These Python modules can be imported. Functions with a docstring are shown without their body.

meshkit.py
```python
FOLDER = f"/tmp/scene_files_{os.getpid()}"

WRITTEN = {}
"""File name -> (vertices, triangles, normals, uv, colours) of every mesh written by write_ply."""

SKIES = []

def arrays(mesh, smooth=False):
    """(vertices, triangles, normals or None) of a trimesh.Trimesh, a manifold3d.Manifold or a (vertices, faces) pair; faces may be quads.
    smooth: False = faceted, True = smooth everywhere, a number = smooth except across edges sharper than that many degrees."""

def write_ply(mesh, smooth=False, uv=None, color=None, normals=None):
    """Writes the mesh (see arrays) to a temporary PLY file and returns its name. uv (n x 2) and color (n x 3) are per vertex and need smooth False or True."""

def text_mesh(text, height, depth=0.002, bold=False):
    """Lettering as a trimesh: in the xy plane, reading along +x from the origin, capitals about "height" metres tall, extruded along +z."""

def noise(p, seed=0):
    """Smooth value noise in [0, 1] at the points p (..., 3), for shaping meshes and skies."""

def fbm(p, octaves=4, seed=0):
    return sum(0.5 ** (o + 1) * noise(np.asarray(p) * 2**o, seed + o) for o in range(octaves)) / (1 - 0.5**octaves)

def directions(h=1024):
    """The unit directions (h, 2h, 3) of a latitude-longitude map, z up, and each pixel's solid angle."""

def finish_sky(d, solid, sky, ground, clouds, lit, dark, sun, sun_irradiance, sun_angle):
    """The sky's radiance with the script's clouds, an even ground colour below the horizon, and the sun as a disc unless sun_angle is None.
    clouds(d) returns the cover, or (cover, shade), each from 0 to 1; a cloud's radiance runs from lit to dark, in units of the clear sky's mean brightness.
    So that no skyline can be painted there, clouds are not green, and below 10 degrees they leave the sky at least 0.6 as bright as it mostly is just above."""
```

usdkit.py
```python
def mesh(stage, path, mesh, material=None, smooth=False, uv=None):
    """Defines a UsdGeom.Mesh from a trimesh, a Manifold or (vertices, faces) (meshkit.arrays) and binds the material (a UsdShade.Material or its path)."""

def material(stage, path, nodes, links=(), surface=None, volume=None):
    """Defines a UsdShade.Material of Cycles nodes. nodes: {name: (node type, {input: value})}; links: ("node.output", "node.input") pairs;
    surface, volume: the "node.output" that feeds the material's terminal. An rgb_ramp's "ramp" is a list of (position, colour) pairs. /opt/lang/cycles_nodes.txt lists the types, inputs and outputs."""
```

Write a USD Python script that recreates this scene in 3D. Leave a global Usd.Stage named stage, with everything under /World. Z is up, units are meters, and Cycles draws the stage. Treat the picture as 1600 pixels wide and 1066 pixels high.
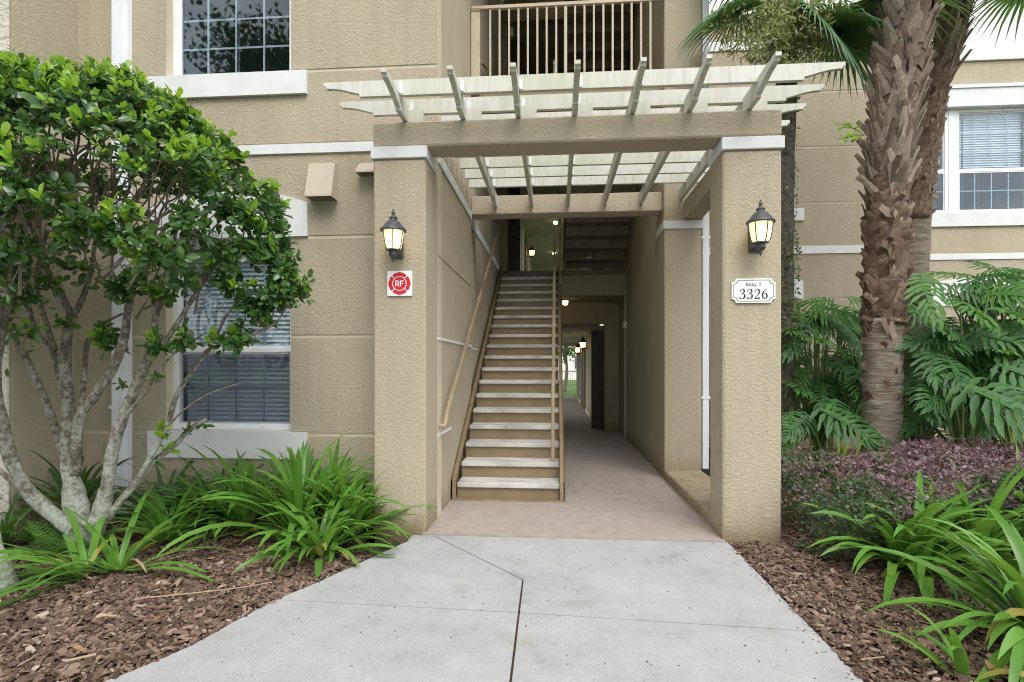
import math, random
import numpy as np, trimesh, usdkit, meshkit
import shapely.geometry as sg
from shapely import affinity
from shapely.ops import unary_union
from pxr import Usd, UsdGeom, UsdLux, UsdShade, Gf, Sdf, Vt

stage = Usd.Stage.CreateInMemory()
UsdGeom.SetStageUpAxis(stage, UsdGeom.Tokens.z)
UsdGeom.Xform.Define(stage, '/World')
UsdGeom.Scope.Define(stage, '/World/Looks')

# ------------------------------------------------------------------ camera, sky, sun, exposure
EXPOSURE = 0.9
TH = math.radians(4.3); FPX = 845.0; CXP = 804.5; CYP = 572.0; EYE = 1.41
RT = np.array([math.cos(TH), math.sin(TH), 0.0]); FW = np.array([-math.sin(TH), math.cos(TH), 0.0]); UP = np.array([0, 0, 1.0])
cam = UsdGeom.Camera.Define(stage, '/World/camera')
cam.CreateHorizontalApertureAttr(36.0); cam.CreateVerticalApertureAttr(23.98)
cam.CreateFocalLengthAttr(FPX / 1600 * 36)
cam.CreateHorizontalApertureOffsetAttr(-(CXP - 800) / 1600 * 36)
cam.CreateVerticalApertureOffsetAttr((CYP - 533) / 1600 * 36)
cam.CreateClippingRangeAttr(Gf.Vec2f(0.05, 2000))
cam.CreateExposureAttr(EXPOSURE)
cam.AddTransformOp().Set(Gf.Matrix4d(*RT, 0, *UP, 0, *(-FW), 0, 0, 0, EYE, 1))

SUN_EL = math.radians(58); SUN_DIR = np.array([0.3, -0.9, 0.0]); SUN_DIR /= np.linalg.norm(SUN_DIR)
SUN = np.array([*(SUN_DIR[:2] * math.cos(SUN_EL)), math.sin(SUN_EL)])
usdkit.material(stage, '/World/Looks/sky', {
    'sky': ('sky_texture', {'sky_type': 'single_scattering', 'sun_disc': False, 'sun_elevation': SUN_EL, 'sun_rotation': math.atan2(SUN[0], SUN[1]), 'aerosol_density': 2.0}),
    'pale': ('hsv', {'saturation': 0.22, 'value': 1.0, 'fac': 1.0}),
    'bright': ('hsv', {'saturation': 0.05, 'value': 1.7, 'fac': 1.0}),
    'tc': ('texture_coordinate', {}), 'mp': ('mapping', {'scale': (2.2, 2.2, 4.5)}),
    'n': ('noise_texture', {'scale': 1.3, 'detail': 6.0, 'roughness': 0.55}),
    'r': ('rgb_ramp', {'ramp': [(0.36, (0.0, 0.0, 0.0)), (0.6, (1.0, 1.0, 1.0))]}),
    'm': ('mix', {'mix_type': 'mix'}), 'bg': ('background_shader', {'strength': 0.13})},
    [('sky.color', 'pale.color'), ('sky.color', 'bright.color'), ('tc.generated', 'mp.vector'), ('mp.vector', 'n.vector'), ('n.fac', 'r.fac'),
     ('r.color', 'm.fac'), ('pale.color', 'm.color1'), ('bright.color', 'm.color2'), ('m.color', 'bg.color')], surface='bg.background')
dome = UsdLux.DomeLight.Define(stage, '/World/sky')
UsdShade.MaterialBindingAPI.Apply(dome.GetPrim()).Bind(UsdShade.Material.Get(stage, '/World/Looks/sky'))
dome.GetPrim().SetCustomDataByKey('kind', 'structure')
sun = UsdLux.DistantLight.Define(stage, '/World/sun')
sun.CreateNormalizeAttr(True); sun.CreateIntensityAttr(0.24); sun.CreateAngleAttr(40.0); sun.CreateColorAttr(Gf.Vec3f(1.0, 0.96, 0.9))
_x = np.cross(UP, SUN); _x /= np.linalg.norm(_x); _y = np.cross(SUN, _x)
sun.AddTransformOp().Set(Gf.Matrix4d(*_x, 0, *_y, 0, *SUN, 0, 0, 0, 0, 1))

# ------------------------------------------------------------------ helpers
def ray(u, v): return FW + RT * (u - CXP) / FPX + UP * (CYP - v) / FPX
def at(u, v, y): r = ray(u, v); return np.array([0, 0, EYE]) + r * (y / r[1])      # the point of the plane Y = y seen there
def atz(u, v, z=0.0): r = ray(u, v); return np.array([0, 0, EYE]) + r * ((z - EYE) / r[2])
import scipy.sparse.csgraph
TAKEN = {}; BASE = {}; ISLANDS = {'bark_chip', 'palm_boot', 'old_boot'}
def numbered(path):
    n = TAKEN.get(path, 0); TAKEN[path] = n + 1
    return path if n == 0 else f'{path}_{n:03d}'
def path_of(p): return p if isinstance(p, str) else str(p.GetPath())
def tag(o, label=None, cat=None, group=None, kind=None):
    p = o.GetPrim() if hasattr(o, 'GetPrim') else o
    for k, v in (('label', label), ('category', cat), ('group', group), ('kind', kind)):
        if v: p.SetCustomDataByKey(k, v)
    return p
def thing(name, label, cat, loc=(0, 0, 0), group=None, kind=None):
    x = UsdGeom.Xform.Define(stage, numbered('/World/' + name))
    x.AddTranslateOp().Set(Gf.Vec3d(*map(float, loc)))
    BASE[str(x.GetPath())] = np.array(loc, float)
    return tag(x, label, cat, group, kind)
def part(parent, name, mesh, mat, label=None, smooth=False, kind=None):
    """One mesh in world coordinates; it is stored relative to the thing's base."""
    if isinstance(mesh, list): mesh = cat(mesh)
    v, f = (np.array(mesh[0], float), np.array(mesh[1])) if isinstance(mesh, tuple) else (np.array(mesh.vertices), np.array(mesh.faces))
    rv = None
    if mat in ISLANDS:
        smooth = bool(smooth)
        import scipy.sparse as sp_
        e = np.vstack([f[:, [0, 1]], f[:, [1, 2]]]); nc, lab = sp_.csgraph.connected_components(sp_.coo_matrix((np.ones(len(e)), (e[:, 0], e[:, 1])), (len(v), len(v))), directed=False)
        rv = np.random.default_rng(abs(int(v[0, 0] * 7919 + v[0, 1] * 104729 + v[0, 2] * 1299709)) % 2 ** 31 + len(v)).uniform(0, 1, nc)[lab]
    pp = path_of(parent) if parent is not None else '/World'
    off = BASE.get(pp, np.zeros(3))
    path = numbered(pp + '/' + name)
    m = usdkit.mesh(stage, path, (v - off, f), MAT[mat], smooth=smooth)
    BASE[path] = off
    if rv is not None: UsdGeom.PrimvarsAPI(m).CreatePrimvar('rnd', Sdf.ValueTypeNames.FloatArray, 'vertex').Set(Vt.FloatArray.FromNumpy(rv.astype(np.float32)))
    return tag(m, label=label, kind=kind)
def solo(name, mesh, mat, label=None, cat_=None, group=None, kind=None, smooth=False):
    return tag(part(None, name, mesh, mat, smooth=smooth), label, cat_, group, kind)
def cat(ms):
    vs, fs, n = [], [], 0
    for m in ms:
        v, f = (np.asarray(m[0]), np.asarray(m[1])) if isinstance(m, tuple) else (np.asarray(m.vertices), np.asarray(m.faces))
        vs.append(v); fs.append(f + n); n += len(v)
    return np.vstack(vs), np.vstack(fs)
def box(x0, x1, y0, y1, z0, z1, b=0.0):
    if b <= 0:
        m = trimesh.creation.box([x1 - x0, y1 - y0, z1 - z0]); m.apply_translation([(x0 + x1) / 2, (y0 + y1) / 2, (z0 + z1) / 2])
        return np.array(m.vertices), np.array(m.faces)
    lo, hi = np.array([x0, y0, z0]), np.array([x1, y1, z1]); pts = []
    for c in np.ndindex(2, 2, 2):
        p = np.where(np.array(c) == 1, hi, lo); s = np.where(np.array(c) == 1, -b, b)
        for k in range(3):
            q = p + s; q[k] = p[k]; pts.append(q)
    h = trimesh.convex.convex_hull(np.array(pts))
    return np.array(h.vertices), np.array(h.faces)
def xz(poly, y0, y1):
    """Extrudes a shapely polygon drawn in (x, z) from y0 to y1."""
    out = []
    for g in getattr(poly, 'geoms', [poly]):
        if g.is_empty or g.area < 1e-7: continue
        m = trimesh.creation.extrude_polygon(g, y1 - y0, engine='earcut'); v = np.array(m.vertices)
        out.append((np.stack([v[:, 0], y0 + v[:, 2], v[:, 1]], 1), np.array(m.faces)[:, ::-1]))
    return cat(out)
def yz(poly, x0, x1):
    out = []
    for g in getattr(poly, 'geoms', [poly]):
        m = trimesh.creation.extrude_polygon(g, x1 - x0, engine='earcut'); v = np.array(m.vertices)
        out.append((np.stack([x0 + v[:, 2], v[:, 0], v[:, 1]], 1), np.array(m.faces)))
    return cat(out)
def xy(poly, z0, z1):
    out = []
    for g in getattr(poly, 'geoms', [poly]):
        m = trimesh.creation.extrude_polygon(g, z1 - z0, engine='earcut'); v = np.array(m.vertices); v[:, 2] += z0
        out.append((v, np.array(m.faces)))
    return cat(out)
def spline(pts, n):
    p = np.asarray(pts, float)
    if len(p) < 3: return np.array([p[0] + (p[-1] - p[0]) * t for t in np.linspace(0, 1, n)])
    q = np.vstack([2 * p[0] - p[1], p, 2 * p[-1] - p[-2]]); out = []
    for t in np.linspace(0, len(p) - 1 - 1e-9, n):
        i = int(t); t -= i; a, b, c, d = q[i:i + 4]
        out.append(0.5 * (2 * b + (c - a) * t + (2 * a - 5 * b + 4 * c - d) * t * t + (3 * b - a - 3 * c + d) * t ** 3))
    return np.array(out)
def tube(pts, rad, sides=8, n=None, rough=0.0, seed=0, caps=True):
    pts = np.asarray(pts, float); n = n or len(pts)
    r = np.interp(np.linspace(0, 1, n), np.linspace(0, 1, len(np.atleast_1d(rad))), np.atleast_1d(rad)) if np.ndim(rad) else np.full(n, rad)
    c = spline(pts, n) if n != len(pts) else pts
    t = np.gradient(c, axis=0); t /= np.maximum(np.linalg.norm(t, axis=1, keepdims=True), 1e-9)
    ref = np.array([0, 0, 1.0]) if abs(t[0][2]) < 0.9 else np.array([1.0, 0, 0])
    a = np.cross(t[0], ref); a /= np.linalg.norm(a); V = []
    for i in range(n):
        a = a - t[i] * (a @ t[i]); a /= np.linalg.norm(a); b = np.cross(t[i], a)
        ang = np.arange(sides) / sides * 2 * np.pi
        V.append(c[i] + r[i] * (np.cos(ang)[:, None] * a + np.sin(ang)[:, None] * b))
    V = np.vstack(V)
    if rough > 0:
        cc = np.repeat(c, sides, 0); k = 1 + rough * (meshkit.fbm(V * 14, 3, seed) - 0.5) * 2
        V = cc + (V - cc) * k[:, None]
    F = []
    for i in range(n - 1):
        for j in range(sides):
            p, q = i * sides + j, i * sides + (j + 1) % sides
            F += [[p, q, q + sides], [p, q + sides, p + sides]]
    if caps:
        V = np.vstack([V, c[0], c[-1]]); k = n * sides
        for j in range(sides):
            F += [[k, (j + 1) % sides, j], [k + 1, (n - 1) * sides + j, (n - 1) * sides + (j + 1) % sides]]
    return V, np.array(F)
def lathe(prof, c, sides=24, turn=0.0):
    prof = np.asarray(prof, float); a = turn + np.arange(sides) / sides * 2 * np.pi
    V = np.vstack([np.stack([c[0] + r * np.cos(a), c[1] + r * np.sin(a), np.full(sides, c[2] + z)], 1) for r, z in prof]); F = []
    for i in range(len(prof) - 1):
        for j in range(sides):
            p, q = i * sides + j, i * sides + (j + 1) % sides
            F += [[p, q, q + sides], [p, q + sides, p + sides]]
    return V, np.array(F)
def scatter(tv, tf, pos, xd, nd, sc):
    """Copies of a small template: its y axis along xd, its z axis along nd."""
    pos, xd, nd = (np.asarray(a, float) for a in (pos, xd, nd)); sc = np.asarray(sc, float)
    xd = xd / np.maximum(np.linalg.norm(xd, axis=1, keepdims=True), 1e-9)
    nd = nd - xd * (nd * xd).sum(1, keepdims=True); nd = nd / np.maximum(np.linalg.norm(nd, axis=1, keepdims=True), 1e-9)
    sd = np.cross(xd, nd)
    if sc.ndim == 1: sc = np.stack([sc] * 3, 1)
    V = pos[:, None] + (tv[None, :, 0:1] * sc[:, None, 0:1]) * sd[:, None] + (tv[None, :, 1:2] * sc[:, None, 1:2]) * xd[:, None] + (tv[None, :, 2:3] * sc[:, None, 2:3]) * nd[:, None]
    F = tf[None] + (np.arange(len(pos)) * len(tv))[:, None, None]
    return V.reshape(-1, 3), F.reshape(-1, 3)
def unit(v): v = np.asarray(v, float); return v / np.maximum(np.linalg.norm(v, axis=-1, keepdims=True), 1e-9)

# ------------------------------------------------------------------ materials
MAT = {}
def mk(name, nodes, links, surface): MAT[name] = usdkit.material(stage, '/World/Looks/' + name, nodes, links, surface=surface)
def paint(name, c1, c2=None, rough=0.6, vscale=2.5, bscale=0, bdist=0.002, metallic=0.0, spec=0.5, detail=4.0, stretch=(1, 1, 1), lo=0.35, hi=0.65):
    c2 = c2 or tuple(x * 0.88 for x in c1)
    nodes = {'g': ('geometry', {}), 'mp': ('mapping', {'scale': stretch}), 'n': ('noise_texture', {'scale': vscale, 'detail': detail, 'roughness': 0.6}),
             'r': ('rgb_ramp', {'ramp': [(lo, c1), (hi, c2)]}), 'p': ('principled_bsdf', {'roughness': rough, 'metallic': metallic, 'specular_ior_level': spec})}
    links = [('g.position', 'mp.vector'), ('mp.vector', 'n.vector'), ('n.fac', 'r.fac'), ('r.color', 'p.base_color')]
    if bscale:
        nodes['bn'] = ('noise_texture', {'scale': bscale, 'detail': 3.0}); nodes['b'] = ('bump', {'strength': 1.0, 'distance': bdist})
        links += [('mp.vector', 'bn.vector'), ('bn.fac', 'b.height'), ('b.normal', 'p.normal')]
    mk(name, nodes, links, 'p.BSDF')
def stucco(name, c, scale=17.0, dist=0.02):
    dark = tuple(x * 0.86 for x in c)
    mk(name, {'g': ('geometry', {}), 'mp': ('mapping', {'scale': (0.85, 0.85, 1.1), 'rotation': (0.3, 0.5, 0.2)}),
              'n1': ('noise_texture', {'scale': scale, 'detail': 3.0, 'roughness': 0.5, 'distortion': 0.6}),
              'r1': ('rgb_ramp', {'ramp': [(0.33, (0, 0, 0)), (0.47, (0.35, 0.35, 0.35)), (0.56, (0.85, 0.85, 0.85)), (0.7, (1, 1, 1))]}),
              'n2': ('noise_texture', {'scale': 160.0, 'detail': 2.0}),
              'h': ('mix', {'mix_type': 'mix', 'fac': 0.15}), 'b': ('bump', {'strength': 0.7, 'distance': dist}),
              'n3': ('noise_texture', {'scale': 0.9, 'detail': 5.0, 'roughness': 0.65}), 'mp3': ('mapping', {'scale': (1.0, 1.0, 0.55)}),
              'mp4': ('mapping', {'scale': (7.0, 7.0, 0.5)}), 'n4': ('noise_texture', {'scale': 1.5, 'detail': 4.0}), 'r4': ('rgb_ramp', {'ramp': [(0.5, (1, 1, 1)), (0.75, (0.93, 0.925, 0.91))]}), 'm4': ('mix', {'mix_type': 'multiply', 'fac': 1.0}),
              'z': ('separate_xyz', {}), 'nz': ('noise_texture', {'scale': 5.0, 'detail': 6.0, 'roughness': 0.7}), 'za': ('math', {'math_type': 'multiply_add', 'value2': -0.5}), 'r5': ('rgb_ramp', {'ramp': [(0.0, (0.62, 0.56, 0.47)), (0.12, (0.82, 0.79, 0.73)), (0.3, (1, 1, 1))]}), 'm5': ('mix', {'mix_type': 'multiply', 'fac': 1.0}), 'zb': ('math', {'math_type': 'add', 'value2': 0.25}),
              'r3': ('rgb_ramp', {'ramp': [(0.3, dark), (0.68, c)]}),
              'p': ('principled_bsdf', {'roughness': 0.85, 'specular_ior_level': 0.25})},
       [('g.position', 'mp.vector'), ('mp.vector', 'n1.vector'), ('g.position', 'n2.vector'), ('n1.fac', 'r1.fac'), ('r1.color', 'h.color1'), ('n2.fac', 'h.color2'),
        ('h.color', 'b.height'), ('b.normal', 'p.normal'), ('g.position', 'mp3.vector'), ('mp3.vector', 'n3.vector'), ('n3.fac', 'r3.fac'), ('g.position', 'mp4.vector'), ('mp4.vector', 'n4.vector'), ('n4.fac', 'r4.fac'), ('r3.color', 'm4.color1'), ('r4.color', 'm4.color2'),
        ('g.position', 'z.vector'), ('g.position', 'nz.vector'), ('nz.fac', 'za.value1'), ('z.z', 'za.value3'), ('za.value', 'zb.value1'), ('zb.value', 'r5.fac'), ('m4.color', 'm5.color1'), ('r5.color', 'm5.color2'), ('m5.color', 'p.base_color')], 'p.BSDF')
def leafy(name, ramp, rough=0.4, trans=0.25, spec=0.5, tcol=(0.18, 0.3, 0.03)):
    ISLANDS.add(name)
    mk(name, {'at': ('attribute', {'attribute': 'rnd'}), 'g': ('geometry', {}), 'r': ('rgb_ramp', {'ramp': ramp}), 'n': ('noise_texture', {'scale': 9.0, 'detail': 2.0}), 'a': ('math', {'math_type': 'multiply_add', 'value2': 0.5}),
              's': ('math', {'math_type': 'multiply', 'value2': 0.5}),
              'p': ('principled_bsdf', {'roughness': rough, 'specular_ior_level': spec}), 't': ('translucent_bsdf', {}), 'tm': ('mix', {'mix_type': 'mix', 'fac': 0.5, 'color2': tcol}), 'm': ('mix_closure', {'fac': trans})},
       [('at.fac', 'a.value1'), ('g.position', 'n.vector'), ('n.fac', 's.value1'), ('s.value', 'a.value3'), ('a.value', 'r.fac'), ('r.color', 'p.base_color'), ('r.color', 'tm.color1'), ('tm.color', 't.color'),
        ('p.BSDF', 'm.closure1'), ('t.BSDF', 'm.closure2')], 'm.closure')

TAN = (0.43, 0.378, 0.28)
stucco('stucco', TAN, 46.0, 0.0058)
stucco('stucco_soft', TAN, 48.0, 0.0025)
stucco('stucco_pale', (0.58, 0.55, 0.48))
paint('joint_cream', (0.55, 0.49, 0.37), (0.47, 0.41, 0.3), 0.8)
paint('white_trim', (0.67, 0.68, 0.685), (0.6, 0.61, 0.615), 0.55, 3.0, 60, 0.0008)
paint('vinyl_white', (0.78, 0.79, 0.8), (0.72, 0.73, 0.75), 0.35, 2.0)
paint('downspout_white', (0.76, 0.78, 0.82), (0.7, 0.72, 0.76), 0.4, 2.0)
mk('pergola_white', {'g': ('geometry', {}), 'mp': ('mapping', {'scale': (9.0, 9.0, 0.9)}), 'n': ('noise_texture', {'scale': 2.6, 'detail': 6.0, 'roughness': 0.7}),
                     'r': ('rgb_ramp', {'ramp': [(0.40, (0.56, 0.555, 0.51)), (0.58, (0.50, 0.495, 0.445)), (0.78, (0.36, 0.36, 0.29))]}),
                     'n2': ('noise_texture', {'scale': 1.1, 'detail': 3.0}), 'r2': ('rgb_ramp', {'ramp': [(0.45, (1, 1, 1)), (0.72, (0.8, 0.85, 0.68))]}), 'mu': ('mix', {'mix_type': 'multiply', 'fac': 1.0}),
                     'p': ('principled_bsdf', {'roughness': 0.6})},
   [('g.position', 'mp.vector'), ('mp.vector', 'n.vector'), ('n.fac', 'r.fac'), ('g.position', 'n2.vector'), ('n2.fac', 'r2.fac'), ('r.color', 'mu.color1'), ('r2.color', 'mu.color2'), ('mu.color', 'p.base_color')], 'p.BSDF')
paint('soffit', (0.66, 0.65, 0.58), (0.54, 0.53, 0.46), 0.85, 2.0, 40, 0.003)
paint('tan_steel', (0.25, 0.19, 0.105), (0.2, 0.15, 0.082), 0.5, 4.0)
paint('rail_tan', (0.36, 0.285, 0.185), (0.31, 0.24, 0.15), 0.45, 4.0)
paint('rail_cream', (0.5, 0.43, 0.32), (0.45, 0.38, 0.28), 0.45, 4.0)
paint('tread_concrete', (0.57, 0.56, 0.54), (0.36, 0.345, 0.33), 0.8, 3.0, 90, 0.001, stretch=(0.9, 1.6, 1), detail=8.0, lo=0.42, hi=0.66)
paint('vent_cream', (0.45, 0.40, 0.31), (0.42, 0.37, 0.285), 0.5, 3.0)
paint('dark_gap', (0.02, 0.02, 0.02), (0.03, 0.03, 0.028), 0.9)
paint('brown_door', (0.05, 0.028, 0.018), (0.035, 0.02, 0.014), 0.5, 4.0)
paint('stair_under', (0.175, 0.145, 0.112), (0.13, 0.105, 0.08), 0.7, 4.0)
paint('lamp_black', (0.035, 0.037, 0.043), (0.05, 0.052, 0.058), 0.45, 40, spec=0.6)
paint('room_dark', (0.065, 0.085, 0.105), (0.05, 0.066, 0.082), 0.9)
paint('blind_white', (0.76, 0.79, 0.82), (0.72, 0.75, 0.78), 0.5)
paint('blind_grey', (0.30, 0.36, 0.41), (0.27, 0.33, 0.38), 0.5)
paint('muntin', (0.36, 0.42, 0.47), (0.32, 0.38, 0.43), 0.5)
paint('sign_white', (0.8, 0.81, 0.82), (0.78, 0.79, 0.8), 0.4)
paint('sign_red', (0.55, 0.012, 0.022), (0.5, 0.01, 0.02), 0.4)
paint('sign_black', (0.03, 0.03, 0.032), (0.02, 0.02, 0.02), 0.5)
paint('black_plastic', (0.02, 0.02, 0.022), (0.03, 0.03, 0.03), 0.5)
paint('white_box', (0.7, 0.7, 0.68), None, 0.5)
mk('concrete', {'g': ('geometry', {}), 'n': ('noise_texture', {'scale': 1.6, 'detail': 12.0, 'roughness': 0.78}), 'r': ('rgb_ramp', {'ramp': [(0.28, (0.21, 0.212, 0.217)), (0.42, (0.335, 0.34, 0.344)), (0.6, (0.39, 0.396, 0.4)), (0.72, (0.43, 0.432, 0.43))]}),
                'v': ('voronoi_texture', {'scale': 120.0}), 'rv': ('rgb_ramp', {'ramp': [(0.0, (0.0, 0, 0)), (0.10, (0, 0, 0)), (0.16, (1, 1, 1))]}), 'n4': ('noise_texture', {'scale': 7.0, 'detail': 3.0}), 'r4': ('rgb_ramp', {'ramp': [(0.45, (1, 1, 1)), (0.62, (0, 0, 0))]}),
                'sp': ('mix', {'mix_type': 'screen', 'fac': 1.0}), 'mx': ('mix', {'mix_type': 'mix', 'color1': (0.56, 0.56, 0.55)}),
                'mo': ('noise_texture', {'scale': 2.4, 'detail': 5.0}), 'mr': ('rgb_ramp', {'ramp': [(0.6, (1, 1, 1)), (0.74, (0.84, 0.87, 0.72))]}), 'mm': ('mix', {'mix_type': 'multiply', 'fac': 1.0}),
                'gr': ('noise_texture', {'scale': 95.0, 'detail': 3.0, 'roughness': 0.7}), 'grr': ('rgb_ramp', {'ramp': [(0.34, (0.84, 0.84, 0.845)), (0.5, (1, 1, 1)), (0.66, (1.06, 1.06, 1.055))]}), 'gm': ('mix', {'mix_type': 'multiply', 'fac': 1.0}), 'f': ('noise_texture', {'scale': 260.0, 'detail': 2.0}), 'b': ('bump', {'strength': 0.7, 'distance': 0.003}), 'p': ('principled_bsdf', {'roughness': 0.8, 'specular_ior_level': 0.35})},
   [('g.position', 'n.vector'), ('n.fac', 'r.fac'), ('g.position', 'v.vector'), ('v.distance', 'rv.fac'), ('g.position', 'n4.vector'), ('n4.fac', 'r4.fac'), ('rv.color', 'sp.color1'), ('r4.color', 'sp.color2'),
    ('sp.color', 'mx.fac'), ('r.color', 'mx.color2'), ('g.position', 'mo.vector'), ('mo.fac', 'mr.fac'), ('mx.color', 'mm.color1'), ('mr.color', 'mm.color2'), ('g.position', 'gr.vector'), ('gr.fac', 'grr.fac'), ('mm.color', 'gm.color1'), ('grr.color', 'gm.color2'), ('gm.color', 'p.base_color'), ('g.position', 'f.vector'), ('f.fac', 'b.height'), ('b.normal', 'p.normal')], 'p.BSDF')
mk('hall_concrete', {'g': ('geometry', {}), 'n': ('noise_texture', {'scale': 7.0, 'detail': 12.0, 'roughness': 0.78}), 'r': ('rgb_ramp', {'ramp': [(0.28, (0.24, 0.2, 0.178)), (0.47, (0.325, 0.283, 0.255)), (0.6, (0.365, 0.322, 0.292)), (0.72, (0.41, 0.368, 0.335))]}),
                     'f': ('noise_texture', {'scale': 200.0, 'detail': 2.0}), 'b': ('bump', {'strength': 0.5, 'distance': 0.002}), 'p': ('principled_bsdf', {'roughness': 0.62, 'specular_ior_level': 0.4})},
   [('g.position', 'n.vector'), ('n.fac', 'r.fac'), ('r.color', 'p.base_color'), ('g.position', 'f.vector'), ('f.fac', 'b.height'), ('b.normal', 'p.normal')], 'p.BSDF')
paint('soil', (0.085, 0.05, 0.036), (0.045, 0.027, 0.02), 0.95, 14.0, 60, 0.015)
paint('lawn', (0.09, 0.17, 0.035), (0.06, 0.12, 0.025), 0.9, 3.0, 90, 0.02)
paint('asphalt', (0.055, 0.055, 0.057), (0.045, 0.045, 0.047), 0.9, 4.0, 150, 0.004)
mk('bark_chip', {'at': ('attribute', {'attribute': 'rnd'}), 'g': ('geometry', {}), 'r': ('rgb_ramp', {'ramp': [(0.0, (0.055, 0.034, 0.024)), (0.4, (0.125, 0.080, 0.058)), (0.78, (0.195, 0.132, 0.098)), (0.95, (0.28, 0.2, 0.15)), (1.0, (0.42, 0.34, 0.27))]}),
                 'n': ('noise_texture', {'scale': 55.0, 'detail': 3.0}), 'b': ('bump', {'strength': 0.5, 'distance': 0.004}), 'p': ('principled_bsdf', {'roughness': 0.8, 'specular_ior_level': 0.3})},
   [('at.fac', 'r.fac'), ('r.color', 'p.base_color'), ('g.position', 'n.vector'), ('n.fac', 'b.height'), ('b.normal', 'p.normal')], 'p.BSDF')
mk('lichen_bark', {'g': ('geometry', {}), 'n': ('noise_texture', {'scale': 26.0, 'detail': 7.0, 'roughness': 0.72}), 'r': ('rgb_ramp', {'ramp': [(0.36, (0.10, 0.082, 0.066)), (0.46, (0.19, 0.165, 0.14)), (0.54, (0.27, 0.275, 0.235)), (0.7, (0.40, 0.44, 0.385))]}),
                   'nb': ('noise_texture', {'scale': 5.0, 'detail': 3.0}), 'nm': ('math', {'math_type': 'multiply_add', 'value2': 0.35, 'value3': -0.175}),
                   'z': ('separate_xyz', {}), 'zr': ('map_range', {'from_min': 0.2, 'from_max': 1.9, 'to_min': 0.07, 'to_max': -0.09, 'clamp': True}), 'ad': ('math', {'math_type': 'add'}), 'ad2': ('math', {'math_type': 'add'}),
                   'n2': ('noise_texture', {'scale': 80.0, 'detail': 4.0}), 'b': ('bump', {'strength': 0.9, 'distance': 0.008}), 'p': ('principled_bsdf', {'roughness': 0.9, 'specular_ior_level': 0.2})},
   [('g.position', 'n.vector'), ('g.position', 'nb.vector'), ('nb.fac', 'nm.value1'), ('g.position', 'z.vector'), ('z.z', 'zr.value'), ('n.fac', 'ad.value1'), ('zr.result', 'ad.value2'), ('ad.value', 'ad2.value1'), ('nm.value', 'ad2.value2'), ('ad2.value', 'r.fac'), ('r.color', 'p.base_color'), ('g.position', 'n2.vector'), ('n2.fac', 'b.height'), ('b.normal', 'p.normal')], 'p.BSDF')
paint('twig', (0.13, 0.10, 0.075), (0.22, 0.19, 0.16), 0.9, 20.0)
mk('palm_trunk', {'g': ('geometry', {}), 'mp': ('mapping', {'scale': (1.5, 1.5, 12.0)}), 'n': ('noise_texture', {'scale': 3.0, 'detail': 6.0, 'roughness': 0.7, 'distortion': 0.6}),
                  'r': ('rgb_ramp', {'ramp': [(0.3, (0.075, 0.055, 0.04)), (0.5, (0.19, 0.16, 0.125)), (0.7, (0.30, 0.28, 0.24))]}), 'b': ('bump', {'strength': 0.9, 'distance': 0.02}), 'p': ('principled_bsdf', {'roughness': 0.9, 'specular_ior_level': 0.2})},
   [('g.position', 'mp.vector'), ('mp.vector', 'n.vector'), ('n.fac', 'r.fac'), ('r.color', 'p.base_color'), ('n.fac', 'b.height'), ('b.normal', 'p.normal')], 'p.BSDF')
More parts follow.
